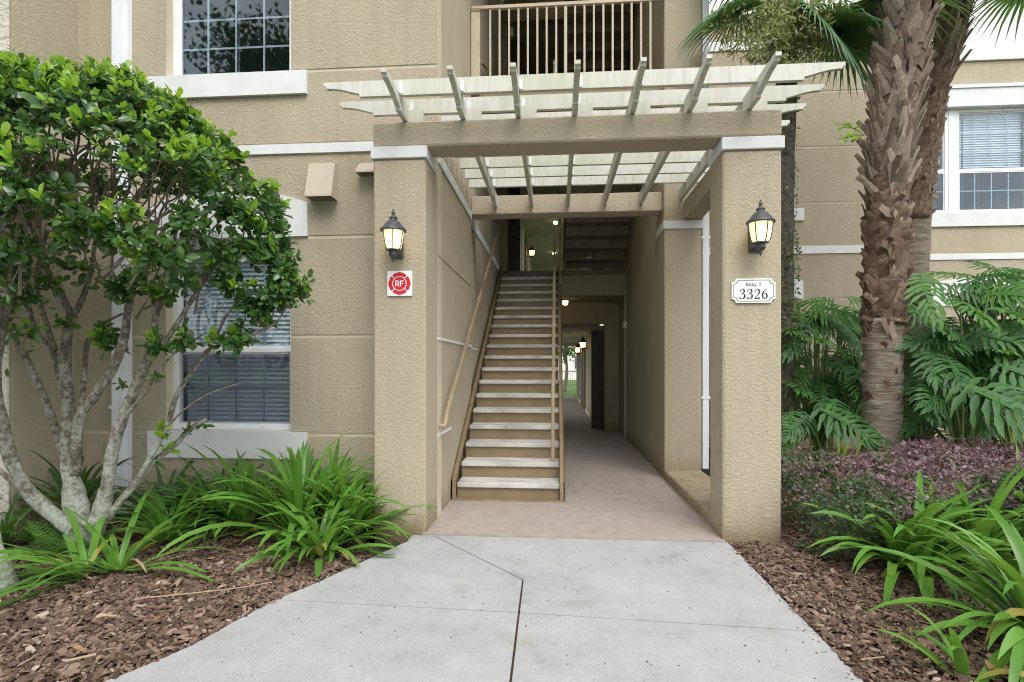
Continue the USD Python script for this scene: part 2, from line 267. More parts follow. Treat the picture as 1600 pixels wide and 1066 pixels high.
mk('palm_boot', {'at': ('attribute', {'attribute': 'rnd'}), 'g': ('geometry', {}), 'r': ('rgb_ramp', {'ramp': [(0.0, (0.13, 0.10, 0.078)), (0.5, (0.235, 0.19, 0.152)), (1.0, (0.36, 0.305, 0.25))]}), 'n': ('noise_texture', {'scale': 30.0, 'detail': 5.0}),
                 'mu': ('mix', {'mix_type': 'multiply', 'fac': 0.6}), 'rr': ('rgb_ramp', {'ramp': [(0.3, (0.5, 0.45, 0.42)), (0.7, (1, 1, 1))]}), 'b': ('bump', {'strength': 0.6, 'distance': 0.006}), 'p': ('principled_bsdf', {'roughness': 0.85, 'specular_ior_level': 0.25})},
   [('at.fac', 'r.fac'), ('g.position', 'n.vector'), ('n.fac', 'rr.fac'), ('r.color', 'mu.color1'), ('rr.color', 'mu.color2'), ('mu.color', 'p.base_color'), ('n.fac', 'b.height'), ('b.normal', 'p.normal')], 'p.BSDF')
paint('palm_fibre', (0.085, 0.052, 0.036), (0.17, 0.115, 0.082), 0.9, 25.0, 80, 0.01)
mk('old_boot', {'at': ('attribute', {'attribute': 'rnd'}), 'g': ('geometry', {}), 'r': ('rgb_ramp', {'ramp': [(0.0, (0.085, 0.052, 0.036)), (0.5, (0.18, 0.122, 0.088)), (1.0, (0.30, 0.23, 0.18))]}), 'n': ('noise_texture', {'scale': 40.0, 'detail': 5.0}), 'b': ('bump', {'strength': 0.7, 'distance': 0.008}), 'p': ('principled_bsdf', {'roughness': 0.9, 'specular_ior_level': 0.2})},
   [('at.fac', 'r.fac'), ('r.color', 'p.base_color'), ('g.position', 'n.vector'), ('n.fac', 'b.height'), ('b.normal', 'p.normal')], 'p.BSDF')
leafy('shrub_leaf', [(0.0, (0.014, 0.042, 0.016)), (0.45, (0.034, 0.088, 0.022)), (0.75, (0.066, 0.15, 0.026)), (0.93, (0.12, 0.22, 0.03)), (1.0, (0.2, 0.24, 0.05))], 0.27, 0.2, 0.6)
leafy('young_leaf', [(0.0, (0.095, 0.22, 0.02)), (0.55, (0.2, 0.36, 0.028)), (1.0, (0.36, 0.48, 0.04))], 0.32, 0.35, tcol=(0.3, 0.5, 0.03))
leafy('strap_leaf', [(0.0, (0.05, 0.15, 0.02)), (0.5, (0.095, 0.235, 0.03)), (1.0, (0.16, 0.32, 0.05))], 0.36, 0.25)
leafy('yellow_leaf', [(0.0, (0.2, 0.24, 0.04)), (0.6, (0.34, 0.3, 0.07)), (1.0, (0.36, 0.24, 0.1))], 0.5, 0.25)
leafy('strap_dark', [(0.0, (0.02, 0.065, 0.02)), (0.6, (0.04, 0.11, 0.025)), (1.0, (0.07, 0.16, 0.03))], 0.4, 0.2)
leafy('philodendron_leaf', [(0.0, (0.018, 0.066, 0.018)), (0.5, (0.034, 0.108, 0.026)), (1.0, (0.066, 0.175, 0.036))], 0.45, 0.22, 0.28)
leafy('philodendron_bright', [(0.0, (0.035, 0.12, 0.018)), (1.0, (0.075, 0.2, 0.028))], 0.42, 0.28, 0.35)
paint('petiole', (0.16, 0.25, 0.07), (0.1, 0.17, 0.05), 0.5)
leafy('purple_leaf', [(0.0, (0.06, 0.04, 0.043)), (0.5, (0.15, 0.095, 0.105)), (0.8, (0.29, 0.19, 0.205)), (1.0, (0.5, 0.38, 0.38))], 0.5, 0.2, tcol=(0.3, 0.08, 0.1))
leafy('hedge_green', [(0.0, (0.03, 0.05, 0.03)), (0.5, (0.07, 0.10, 0.055)), (1.0, (0.13, 0.18, 0.08))], 0.5, 0.2)
leafy('palm_frond', [(0.0, (0.03, 0.085, 0.04)), (0.5, (0.06, 0.14, 0.06)), (1.0, (0.12, 0.22, 0.07))], 0.45, 0.2)
leafy('airy_foliage', [(0.0, (0.16, 0.19, 0.06)), (0.5, (0.30, 0.32, 0.13)), (1.0, (0.5, 0.48, 0.27))], 0.6, 0.4)
leafy('vine_leaf', [(0.0, (0.03, 0.055, 0.02)), (0.6, (0.06, 0.10, 0.03)), (1.0, (0.16, 0.2, 0.05))], 0.45, 0.2)
leafy('fern_leaf', [(0.0, (0.05, 0.13, 0.03)), (1.0, (0.12, 0.26, 0.05))], 0.5, 0.3)
leafy('tree_leaf', [(0.0, (0.02, 0.045, 0.015)), (0.6, (0.045, 0.09, 0.025)), (1.0, (0.08, 0.14, 0.035))], 0.45, 0.25)
paint('dry_leaf', (0.32, 0.2, 0.1), (0.24, 0.13, 0.06), 0.8, 30.0)
paint('straw', (0.42, 0.31, 0.2), (0.35, 0.25, 0.16), 0.8, 30.0)
mk('window_glass', {'f': ('layer_weight', {'blend': 0.5}), 'r': ('rgb_ramp', {'ramp': [(0.0, (0.05, 0.05, 0.05)), (0.4, (0.06, 0.06, 0.06)), (0.65, (0.14, 0.14, 0.14)), (1.0, (1, 1, 1))]}), 't': ('transparent_bsdf', {'color': (0.9, 0.93, 0.95)}), 'g': ('glossy_bsdf', {'color': (0.84, 0.94, 1.0), 'roughness': 0.02}), 'm': ('mix_closure', {})},
   [('f.facing', 'r.fac'), ('r.color', 'm.fac'), ('t.BSDF', 'm.closure1'), ('g.BSDF', 'm.closure2')], 'm.closure')
def glow(name, col, strength, base=(0.8, 0.7, 0.5)):
    mk(name, {'p': ('principled_bsdf', {'base_color': base, 'roughness': 0.35, 'emission_color': col, 'emission_strength': strength})}, [], 'p.BSDF')
glow('lamp_glass', (1.0, 0.66, 0.3), 0.8)
mk('insect_screen', {'t': ('transparent_bsdf', {'color': (0.94, 0.95, 0.96)}), 'd': ('diffuse_bsdf', {'color': (0.05, 0.055, 0.06)}), 'm': ('mix_closure', {'fac': 0.12})}, [('t.BSDF', 'm.closure1'), ('d.BSDF', 'm.closure2')], 'm.closure')
paint('dark_bark', (0.04, 0.032, 0.026), (0.095, 0.08, 0.066), 0.9, 18.0, 60, 0.012)
glow('lamp_bulb', (1.0, 0.8, 0.5), 6.0)
glow('hall_lamp_glass', (1.0, 0.56, 0.22), 3.2)
glow('ceiling_lamp_glass', (1.0, 0.78, 0.36), 2.6)
mk('frosted', {'t': ('translucent_bsdf', {'color': (0.95, 0.86, 0.7)}), 'p': ('principled_bsdf', {'base_color': (0.75, 0.66, 0.5), 'roughness': 0.3, 'emission_color': (1.0, 0.74, 0.42), 'emission_strength': 0.22}), 'm': ('mix_closure', {'fac': 0.6})}, [('p.BSDF', 'm.closure1'), ('t.BSDF', 'm.closure2')], 'm.closure')
paint('far_wall', (0.62, 0.6, 0.55), (0.56, 0.54, 0.5), 0.8)

# ------------------------------------------------------------------ the ground
def struct(name, mesh, mat): return tag(part(None, name, mesh, mat), kind='structure')
struct('ground', box(-200, 200, -200, 200, -0.6, -0.12), 'lawn')
struct('driveway', box(-60, 60, -14, -4.0, -0.3, -0.08), 'asphalt')
left_bed = sg.Polygon([(-7.5, 0.4), (-7.5, 4.95), (-1.56, 4.95), (-1.56, 4.25)] + [tuple(atz(u, v)[:2]) for u, v in [(600, 858), (545, 885), (495, 908), (440, 930), (370, 966), (300, 1005), (225, 1037), (150, 1066)]] + [(-2.35, 1.7), (-2.9, 1.1), (-3.6, 0.4)])
right_bed = sg.Polygon([(1.385, 0.4), (1.385, 4.49), (1.82, 4.49), (1.82, 6.91), (1.815, 9.8), (6.0, 9.8), (6.0, 10.5), (12, 10.5), (12, 0.4)])
def bed_height(x, y):
    p = np.stack([np.asarray(x) * 2.3, np.asarray(y) * 2.3, np.zeros_like(x)], -1)
    return -0.05 + 0.05 * meshkit.fbm(p, 3, 5)
def bed(name, poly, seed):
    x0, y0, x1, y1 = poly.bounds; st = 0.09
    xs, ys = np.arange(x0, x1 + st, st), np.arange(y0, y1 + st, st)
    gx, gy = np.meshgrid(xs, ys, indexing='ij'); v = np.stack([gx, gy, bed_height(gx, gy)], -1).reshape(-1, 3)
    import shapely
    inside = shapely.contains_xy(poly.buffer(-0.005), v[:, 0], v[:, 1]).reshape(gx.shape)
    F = []; w = len(ys)
    for i in range(len(xs) - 1):
        for j in range(len(ys) - 1):
            if inside[i, j] and inside[i + 1, j] and inside[i, j + 1] and inside[i + 1, j + 1]:
                a = i * w + j; F += [[a, a + w, a + w + 1], [a, a + w + 1, a + 1]]
    return v, np.array(F)
struct('planting_bed', bed('a', left_bed.buffer(0.08), 1), 'soil')
struct('planting_bed', bed('b', right_bed.buffer(0.08), 2), 'soil')

# the concrete walk: four slabs with open joints
gap = 0.0042
edge = [tuple(atz(u, v)[:2]) for u, v in [(634, 845), (545, 885), (495, 908), (440, 930), (370, 966), (300, 1005), (225, 1037), (150, 1066)]]
walk = sg.Polygon([(1.385, -3.9), (1.385, 4.475), (-1.2, 4.475), (-1.2, 4.3)] + edge[1:] + [(-2.35, 1.7), (-2.9, 1.1), (-4.2, 0.1), (-6.5, -0.9), (-6.5, -3.9)])
J0, J1, J2 = atz(676, 834)[:2], atz(817, 903)[:2], atz(797, 1066)[:2]
J3 = J1 + (J2 - J1) * 8
cuts = unary_union([sg.LineString([J0 + (J0 - J1) * 0.3, J1]).buffer(gap * 1.3), sg.LineString([J1, J3]).buffer(gap * 1.5), sg.LineString([(-4, 3.27), tuple(atz(810, 954)[:2]), tuple(atz(1285, 984)[:2]), (3, 2.94)]).buffer(gap), sg.LineString([(-8, 0.9), (3, 0.9)]).buffer(gap)])
wk = UsdGeom.Xform.Define(stage, '/World/walkway'); tag(wk, kind='structure')
for g in walk.difference(cuts).geoms:
    if g.area > 0.01: part(wk.GetPrim(), 'slab', xy(g.simplify(0.002), -0.14, -0.012), 'concrete')
part(wk.GetPrim(), 'joint_bed', xy(walk.buffer(-0.02), -0.2, -0.028), 'soil')
struct('hall_floor', box(-1.12, 1.37, 4.484, 25.0, -0.15, 0.0), 'hall_concrete')

# ------------------------------------------------------------------ the apartment building
B = thing('apartment_building', 'tan stucco apartment building with white trim and an open stair hall through its middle', 'building', (0, 4.95, 0))
def R(x0, z0, x1, z1): return sg.box(x0, z0, x1, z1)
def facade(y, x0, x1, rows, openings, z0=-0.3, z1=9.9, groove=0.017, back=0.2):
    """Panels of stucco between cream joints, over a backing wall."""
    hole = unary_union(openings) if openings else sg.Polygon()
    part(B, 'joint_backing', xz(R(x0, z0, x1, z1).difference(hole), y + 0.0062, y + back), 'joint_cream')
    for a, b, kind in rows:
        p = R(x0, a + groove, x1, b - groove).difference(hole.buffer(0.001, join_style=2))
        if kind == 'panel':
            for g in getattr(p, 'geoms', [p]): part(B, 'stucco_panel', xz(g, y, y + 0.006), 'stucco')
        else:
            p = R(x0, a, x1, b).difference(hole); part(B, 'white_band', xz(p, y - 0.018, y + 0.006), 'white_trim')
LW = (-3.75, -2.5)
def arch(xc, half, z0, zc, k): 
    xs = np.linspace(-half, half, 17)
    return sg.Polygon([(xc - half, z0)] + [(xc + x, zc - k * x * x) for x in xs] + [(xc + half, z0)])
lowL, upL = R(LW[0], 0.79, LW[1], 2.632), R(LW[0], 4.195, LW[1], 6.03)
archL = arch(-3.12, 0.79, 2.632, 3.088, 0.215)
sillL, sillU = R(-3.915, 0.53, -2.335, 0.79), R(-3.915, 3.972, -2.335, 4.195)
zj = [-0.3, 0.763, 1.69, 2.627, 3.418, 3.507, 4.2, 5.14, 6.07, 6.72, 6.81, 7.5, 8.44, 9.9]
kinds = ['panel'] * 4 + ['band'] + ['panel'] * 4 + ['band'] + ['panel'] * 3
rows = [(zj[i], zj[i + 1], kinds[i]) for i in range(len(zj) - 1)]
facade(4.95, -4.667, -1.098, rows, [lowL, upL, archL, sillL, sillU])
part(B, 'arch_header', xz(archL.buffer(-0.002), 4.93, 5.14), 'white_trim')
for s in (sillL, sillU): part(B, 'window_sill', xz(s.buffer(-0.003, join_style=2), 4.915, 5.14), 'white_trim')
# the bay at the left edge
part(B, 'bay_side', box(-4.9, -4.668, 4.312, 5.1, -0.3, 9.9, 0.012), 'stucco')
part(B, 'bay_front', box(-9.0, -4.672, 4.29, 4.311, -0.3, 9.9, 0.006), 'stucco_pale')
part(B, 'bay_corner_joint', box(-4.667, -4.2, 4.942, 4.949, 1.68, 1.70), 'joint_cream')

def window(name_y, x0, x1, z0, z1, zm, cols, upper_rows, lower_rows, blind_up, blind_low, room=True, screen=False, fw=0.055, label=None):
    y = name_y; fr = R(x0, z0, x1, z1).difference(R(x0 + fw, z0 + fw, x1 - fw, z1 - fw))
    w = part(B, 'window', xz(fr, y, y + 0.07), 'vinyl_white', label)
    part(w, 'meeting_rail', box(x0 + fw, x1 - fw, y + 0.008, y + 0.055, zm - 0.022, zm + 0.022, 0.004), 'vinyl_white')
    for za, zb, yy in ((z0 + fw, zm - 0.023, y + 0.022), (zm + 0.023, z1 - fw, y + 0.034)):
        sash = R(x0 + fw + 0.001, za, x1 - fw - 0.001, zb); part(w, 'sash', xz(sash.difference(sash.buffer(-0.018, join_style=2)), yy - 0.008, yy + 0.016), 'vinyl_white')
        part(w, 'pane', box(x0 + fw + 0.019, x1 - fw - 0.019, yy + 0.002, yy + 0.006, za + 0.019, zb - 0.019), 'window_glass')
    a0, a1 = x0 + fw, x1 - fw
    for k in range(1, cols):
        xc = a0 + (a1 - a0) * k / cols
        part(w, 'muntin', box(xc - 0.009, xc + 0.009, y + 0.0295, y + 0.035, z0 + fw, zm - 0.03), 'muntin'); part(w, 'muntin', box(xc - 0.009, xc + 0.009, y + 0.042, y + 0.047, zm + 0.03, z1 - fw), 'muntin')
    for n, za, zb, yy in ((lower_rows, z0 + fw, zm, y + 0.0355), (upper_rows, zm, z1 - fw, y + 0.0475)):
        for k in range(1, n):
            zc = za + (zb - za) * k / n; part(w, 'muntin', box(a0, a1, yy, yy + 0.005, zc - 0.009, zc + 0.009), 'muntin')
    for zone, za, zb in ((blind_low, z0 + fw, zm), (blind_up, zm, z1 - fw)):
        if zone:
            z = za + 0.015
            while z < zb:
                v, f = box(a0 + 0.02, a1 - 0.02, -0.024, 0.024, -0.0015, 0.0015)
                t = math.radians(60); c, s = math.cos(t), math.sin(t)
                v = np.stack([v[:, 0], y + 0.105 + v[:, 1] * c - v[:, 2] * s, z - v[:, 1] * s * -1 + v[:, 2] * c], 1)
                part(w, 'blind_slat', (v, f), zone); z += 0.044
    if screen: part(w, 'insect_screen', box(x0 + fw + 0.004, x1 - fw - 0.004, y + 0.006, y + 0.0075, z0 + fw + 0.004, zm - 0.0225), 'insect_screen')
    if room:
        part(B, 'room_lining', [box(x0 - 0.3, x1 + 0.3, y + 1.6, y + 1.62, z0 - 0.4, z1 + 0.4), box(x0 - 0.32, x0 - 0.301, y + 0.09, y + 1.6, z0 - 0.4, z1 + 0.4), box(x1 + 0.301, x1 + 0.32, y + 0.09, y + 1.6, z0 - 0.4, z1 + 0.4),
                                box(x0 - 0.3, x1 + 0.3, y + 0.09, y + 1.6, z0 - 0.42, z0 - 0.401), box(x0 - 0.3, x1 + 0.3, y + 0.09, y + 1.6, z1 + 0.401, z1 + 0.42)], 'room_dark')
    return w
window(5.055, *LW, 0.79, 2.632, 1.565, 4, 2, 2, 'blind_white', 'blind_white', screen=True, label='window with lowered blinds behind the shrub tree')
window(5.055, *LW, 4.195, 6.03, 5.10, 4, 2, 3, None, None, label='dark upper window reflecting trees')

# entry posts, beams, capitals
part(B, 'entry_post', box(-1.548, -1.096, 4.5, 4.968, -0.2, 3.17, 0.018), 'stucco', 'left entry post')
part(B, 'entry_post', box(1.356, 1.817, 4.5, 4.88, -0.2, 3.16, 0.018), 'stucco', 'right entry post')
part(B, 'entry_beam', box(-1.550, 1.819, 4.5, 4.78, 3.271, 3.484, 0.014), 'stucco')
for x0, x1, y1, z in ((-1.566, -1.082, 4.90, 3.17), (1.342, 1.834, 4.895, 3.16)):
    part(B, 'capital', box(x0, x1, 4.482, y1, z, z + 0.1, 0.005), 'white_trim')
part(B, 'side_beam', box(1.60, 1.828, 4.781, 6.899, 3.25, 3.476, 0.01), 'stucco')
part(B, 'hall_curb', box(1.358, 1.822, 4.881, 6.899, -0.2, 0.105, 0.014), 'stucco_soft')
# stair hall walls
part(B, 'stair_wall', box(-1.35, -1.1, 4.9705, 7.0, 0, 9.9), 'stucco_soft', 'left wall of the stair hall')
part(B, 'stair_wall', box(-1.38, -1.128, 7.0, 10.9, 0, 9.9), 'stucco_soft')
part(B, 'wall_trim', box(-1.0995, -1.086, 5.0, 6.985, 3.315, 3.42, 0.003), 'white_trim')
part(B, 'wall_trim', box(-1.1275, -1.114, 7.03, 10.72, 3.285, 3.40, 0.003), 'white_trim')
part(B, 'wall_trim', box(-1.0995, -1.086, 4.985, 6.985, 6.615, 6.72, 0.003), 'white_trim')
part(B, 'wall_joint', box(-1.0995, -1.09, 4.985, 6.99, 1.655, 1.682), 'white_trim')
part(B, 'wall_joint', box(-1.0995, -1.09, 4.985, 5.62, 0.745, 0.772), 'white_trim')
part(B, 'wall_joint', box(-1.1275, -1.123, 7.03, 7.85, 1.635, 1.66), 'white_trim')
part(B, 'wall_joint', box(-1.0995, -1.096, 4.985, 6.99, 2.44, 2.452), 'tan_steel')
part(B, 'rear_beam', box(-1.099, 1.359, 7.02, 7.27, 3.39, 3.635, 0.01), 'stucco')
part(B, 'hall_pier', box(1.362, 1.818, 6.9, 7.4, -0.2, 9.9, 0.012), 'stucco', 'pier at the far end of the low curb')
part(B, 'capital', [box(1.346, 1.832, 6.884, 6.899, 3.125, 3.228, 0.004), box(1.346, 1.3615, 6.8995, 7.42, 3.125, 3.228, 0.004)], 'white_trim')
part(B, 'stair_wall', box(1.37, 1.61, 7.401, 10.72, -0.1, 9.9), 'stucco_soft', 'right wall of the stair hall')
part(B, 'outer_wall', box(1.611, 1.815, 7.401, 9.98, -0.3, 9.9), 'stucco')
# landings and upper floors
part(B, 'stair_landing', box(-1.095, 1.365, 6.99, 8.10, 4.76, 4.95), 'tan_steel')
part(B, 'stair_landing', box(-1.095, 1.365, 7.28, 8.10, 8.06, 8.25), 'tan_steel')
for k, zf in enumerate((3.3, 6.6)):
    part(B, 'floor_slab', box(-1.125, 1.365, 10.73, 25, zf - 0.5, zf - 0.1), 'stucco_soft')
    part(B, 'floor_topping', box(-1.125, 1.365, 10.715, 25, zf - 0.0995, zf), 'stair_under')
    for a, b in ((0.12, 0.55), (0.556, 0.96), (0.966, 1.36)): part(B, 'edge_plate', box(a, b, 10.705, 10.7145, zf - 0.1, zf), 'tan_steel')
part(B, 'roof_slab', xy(sg.Polygon([(-4.9, 4.97), (1.9, 4.97), (1.9, 9.76), (6.02, 9.76), (6.02, 10.46), (12, 10.46), (12, 25), (-4.9, 25)]), 9.91, 10.1), 'soffit')
for k, zf in enumerate((0.0, 3.3, 6.6)):
    zc = zf + (2.32 if k < 2 else 2.32)
    part(B, 'corridor_ceiling', box(-0.95, 0.98, 11.95, 25, zc, zc + 0.08), 'soffit')
    part(B, 'corridor_header', box(-1.125, 1.36, 11.75, 11.95, zc + 0.001 if k else 2.32, zf + 2.79), 'stucco_soft')
    for s in (-1, 1):
        for ya, yb in (((12.26, 14.6), (21.5, 25)) if (k, s) in ((0, -1), (1, 1)) else ((12.26, 25),)): part(B, 'corridor_wall', box(min(0.95 * s, 1.5 * s), max(0.95 * s, 1.5 * s), ya, yb, zf, zc), 'stucco_soft')
        part(B, 'corridor_pier', box(min(0.98 * s, 1.36 * s) + (0.08 if s > 0 else 0), max(0.98 * s, 1.36 * s) - (0.08 if s < 0 and k else 0), 11.8, 12.1, zf, zf + 2.75), 'stucco_soft')
        part(B, 'lobby_wall', box(min(1.37 * s, 1.5 * s), max(1.37 * s, 1.5 * s), 10.905, 12.255, zf - 0.3, zf + 3.0), 'stucco_soft')
        if (k, s) not in ((0, -1), (1, 1)): part(B, 'baseboard', box(min(0.93 * s, 0.948 * s), max(0.93 * s, 0.948 * s), 15.0, 24.9, zf + 0.002, zf + 0.08), 'soffit')
        for yd in () if (k, s) in ((0, -1), (1, 1)) else ((17.3, 18.6) if s > 0 else (13.4, 16.6)):
            fr = R(yd - 0.06, zf, yd + 0.97, zf + 2.14).difference(R(yd, zf - 0.1, yd + 0.91, zf + 2.08))
            xa = 0.91 * s
            d = part(B, 'door', box(min(xa, 0.944 * s), max(xa, 0.944 * s), yd + 0.002, yd + 0.908, zf + 0.01, zf + 2.078), 'brown_door')
            part(d, 'door_frame', yz(fr, min(0.90 * s, 0.9495 * s), max(0.90 * s, 0.9495 * s)), 'tan_steel')
    # open metal fire door, edge towards the hall
    for s in ((1,) if k == 0 else (-1, 1)):
        d = part(B, 'open_door', box(min(0.80 * s, 1.05 * s), max(0.80 * s, 1.05 * s), 12.2, 12.25, zf + 0.01, zf + 2.2, 0.004), 'brown_door', 'dark open metal door')
        part(d, 'push_bar', tube([[0.80 * s, 12.14, zf + 1.02], [1.04 * s, 12.14, zf + 1.02]], 0.018, 8), 'lamp_black')
part(B, 'back_opening', box(-0.95, 0.95, 25.01, 25.2, 9.0, 9.9), 'stucco')
# the right wings
rowsR = [(-0.3, 0.70, 'panel'), (0.70, 1.62, 'panel'), (1.62, 2.575, 'panel'), (2.575, 3.36, 'panel'), (3.36, 3.493, 'band'), (3.493, 4.24, 'panel'), (4.24, 5.21, 'panel'), (5.21, 6.167, 'panel'), (6.167, 6.935, 'panel'), (6.935, 7.1, 'band'), (7.1, 7.56, 'panel'), (7.56, 8.5, 'panel'), (8.5, 9.9, 'panel')]
RX = (2.88, 4.13)
lowR, upR, archR = R(RX[0], 0.79, RX[1], 2.56), R(RX[0], 4.15, RX[1], 6.0), arch(3.50, 0.79, 2.575, 3.02, 0.215)
silR, siuR, si3 = R(2.72, 0.53, 4.29, 0.79), R(2.72, 3.93, 4.30, 4.15), R(2.6, 7.56, 5.2, 9.6)
facade(9.75, 1.62, 6.0, rowsR, [lowR, upR, archR, silR, siuR, si3])
part(B, 'arch_header', xz(archR.buffer(-0.002), 9.73, 9.94), 'white_trim')
for s in (silR, siuR): part(B, 'window_sill', xz(s.buffer(-0.003, join_style=2), 9.715, 9.94), 'white_trim')
part(B, 'white_surround', xz(si3, 9.72, 9.8), 'white_trim')
window(9.855, *RX, 0.79, 2.575, 1.6, 4, 2, 2, 'blind_white', 'blind_white', screen=True)
window(9.855, *RX, 4.15, 6.0, 5.05, 4, 2, 2, 'blind_white', None)
part(B, 'outer_wall', box(5.8, 6.0, 9.951, 10.7, -0.3, 9.9), 'stucco')
rowsF = [(-0.3, 0.70, 'panel'), (0.70, 1.62, 'panel'), (1.62, 2.55, 'panel'), (2.55, 3.35, 'panel'), (3.35, 3.46, 'band'), (3.46, 4.2, 'panel'), (4.2, 6.52, 'panel'), (6.52, 6.93, 'panel'), (6.93, 9.9, 'panel')]
WA, WB = (6.2, 7.21), (7.345, 8.62)
hole = R(6.06, 4.21, 9.4, 6.13); sill = R(5.95 + 0.06, 3.95, 9.5, 4.21); head = R(6.01, 6.13, 9.5, 6.52); arc = arch(7.6, 1.0, 2.5, 3.02, 0.16); top3 = R(6.4, 6.96, 11, 9.5)
facade(10.45, 6.001, 12.0, rowsF, [hole, sill, head, arc, top3])
part(B, 'window_sill', xz(sill.buffer(-0.003, join_style=2), 10.415, 10.64), 'white_trim')
part(B, 'window_header', [xz(head.buffer(-0.003, join_style=2), 10.415, 10.64), xz(R(6.01, 6.46, 9.5, 6.52), 10.395, 10.414)], 'white_trim')
part(B, 'arch_header', xz(arc.buffer(-0.002), 10.43, 10.64), 'white_trim')
part(B, 'white_surround', xz(top3, 10.41, 10.5), 'white_trim')
for m in (R(7.211, 4.215, 7.344, 6.128), R(6.06, 4.21, 6.199, 6.13), R(8.621, 4.21, 9.4, 6.13)): part(B, 'window_mullion', xz(m, 10.52, 10.62), 'vinyl_white')
window(10.53, *WA, 4.21, 6.13, 5.0, 3, 3, 2, 'blind_white', None, label='narrow window unit beside the palms')
window(10.53, *WB, 4.21, 6.13, 5.0, 4, 3, 2, 'blind_white', None, label='white window with half lowered blinds at the right edge')

# ------------------------------------------------------------------ stairs
def flight(name, label, x0, x1, y0, z0, sgn, n, r, g, tread_mat, riser_mat, beam_mat, group):
    s = thing(name, label, 'staircase', ((x0 + x1) / 2, y0, z0), group)
    for k in range(1, n + 1):
        ya = y0 + sgn * (k - 1) * g; zt = z0 + k * r
        lo, hi = min(ya, ya + sgn * (g + 0.035)), max(ya, ya + sgn * (g + 0.035))
        part(s, 'tread', box(x0 + 0.002, x1 - 0.002, lo, hi, zt - 0.05, zt, 0.006), tread_mat)
        yr = ya + sgn * 0.03
        part(s, 'riser', box(x0 + 0.002, x1 - 0.002, min(yr, yr + sgn * 0.006), max(yr, yr + sgn * 0.006), zt - r + 0.001, zt - 0.051), riser_mat)
    yr = y0 + sgn * (n * g + 0.03); part(s, 'riser', box(x0 + 0.002, x1 - 0.002, min(yr, yr + sgn * 0.006), max(yr, yr + sgn * 0.006), z0 + n * r + 0.001, z0 + (n + 1) * r - 0.06), riser_mat)
    yb, ye = y0 - sgn * 0.05, y0 + sgn * (n * g + 0.05); m = r / g
    zz = lambda y, o: z0 + r + (abs(y - y0) * m if (y - y0) * sgn > 0 else -abs(y - y0) * m) + o
    prof = sg.Polygon([(yb, z0), (yb, zz(yb, 0.07)), (ye, zz(ye, 0.07)), (ye, zz(ye, -0.2)), (y0 + sgn * 0.22, z0)])
    for a, b in ((x0 - 0.052, x0 - 0.0), (x1 + 0.0, x1 + 0.048)):
        web = yz(prof, a if a > x0 - 0.06 and a < x0 - 0.04 else b - 0.012, a + 0.012 if a < x0 - 0.04 else b)
        fl = yz(sg.Polygon([(yb, zz(yb, 0.056)), (yb, zz(yb, 0.07)), (ye, zz(ye, 0.07)), (ye, zz(ye, 0.056))]), a, b)
        fl2 = yz(sg.Polygon([(yb, z0), (yb, zz(yb, 0.056)), (yb + sgn * 0.012, zz(yb, 0.06)), (yb + sgn * 0.012, z0)]), a, b)
        part(s, 'stringer', [web, fl, fl2], beam_mat)
    return s
g1 = 'steel stair flights of the hall'
S1 = flight('staircase', 'lowest flight of concrete treads rising from the hall floor on the left', -1.045, 0.047, 5.67, 0.0, 1, 18, 0.1737, 0.28, 'tread_concrete', 'tan_steel', 'tan_steel', g1)
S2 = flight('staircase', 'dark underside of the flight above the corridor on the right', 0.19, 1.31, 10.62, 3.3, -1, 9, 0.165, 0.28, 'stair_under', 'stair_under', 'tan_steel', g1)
S3 = flight('staircase', 'flight behind the left part of the upper balcony railing', -1.045, 0.047, 8.10, 4.95, 1, 9, 0.165, 0.28, 'tread_concrete', 'tan_steel', 'tan_steel', g1)
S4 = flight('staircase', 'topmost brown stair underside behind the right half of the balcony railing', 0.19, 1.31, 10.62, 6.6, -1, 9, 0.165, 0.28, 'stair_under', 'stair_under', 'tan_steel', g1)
part(S1, 'base_angle', box(-1.09, 0.09, 5.60, 5.625, 0.0, 0.018), 'tan_steel')
for k in range(9):
    y = 5.75 + k * 0.5; part(S1, 'bolt', lathe([(0.0, 0.0), (0.012, 0.0), (0.012, 0.006), (0.0, 0.008)], (-1.07, y, 0.1737 + (y - 5.67) * 0.6204 + 0.07), 8), 'tan_steel')
# handrails
H1 = thing('handrail', 'tan tube handrail on brackets along the left wall of the stair hall', 'handrail', (-1.03, 5.0, 0.9))
a, b = at(694, 652, 5.05), None
def wl(y): return 0.93 + (y - 5.05) * 0.6204
part(H1, 'rail_tube', tube([[-1.10, 5.02, 0.85], [-1.04, 5.02, 0.85], [-1.035, 5.05, wl(5.05) - 0.04], [-1.035, 5.15, wl(5.15)], [-1.035, 8.0, wl(8.0)], [-1.06, 10.75, wl(10.75)], [-1.06, 10.95, wl(10.8)], [-1.12, 10.98, wl(10.8)]], 0.021, 10), 'rail_tan', smooth=50)
for y in (5.35, 6.6, 7.9, 9.2, 10.4):
    xw = -1.1 if y < 7 else -1.128
    part(H1, 'bracket', cat([tube([[xw, y, wl(y) - 0.09], [xw + 0.04, y, wl(y) - 0.085], [-1.04, y, wl(y) - 0.02]], 0.008, 6), box(xw + 0.0005, xw + 0.008, y - 0.03, y + 0.03, wl(y) - 0.125, wl(y) - 0.06)]), 'rail_tan')
H2 = thing('handrail', 'tan tube handrail with posts along the open side of the lowest flight', 'handrail', (-0.02, 6.0, 0.35))
def w2(y): return 0.1737 + (y - 5.67) * 0.6204 + 0.80
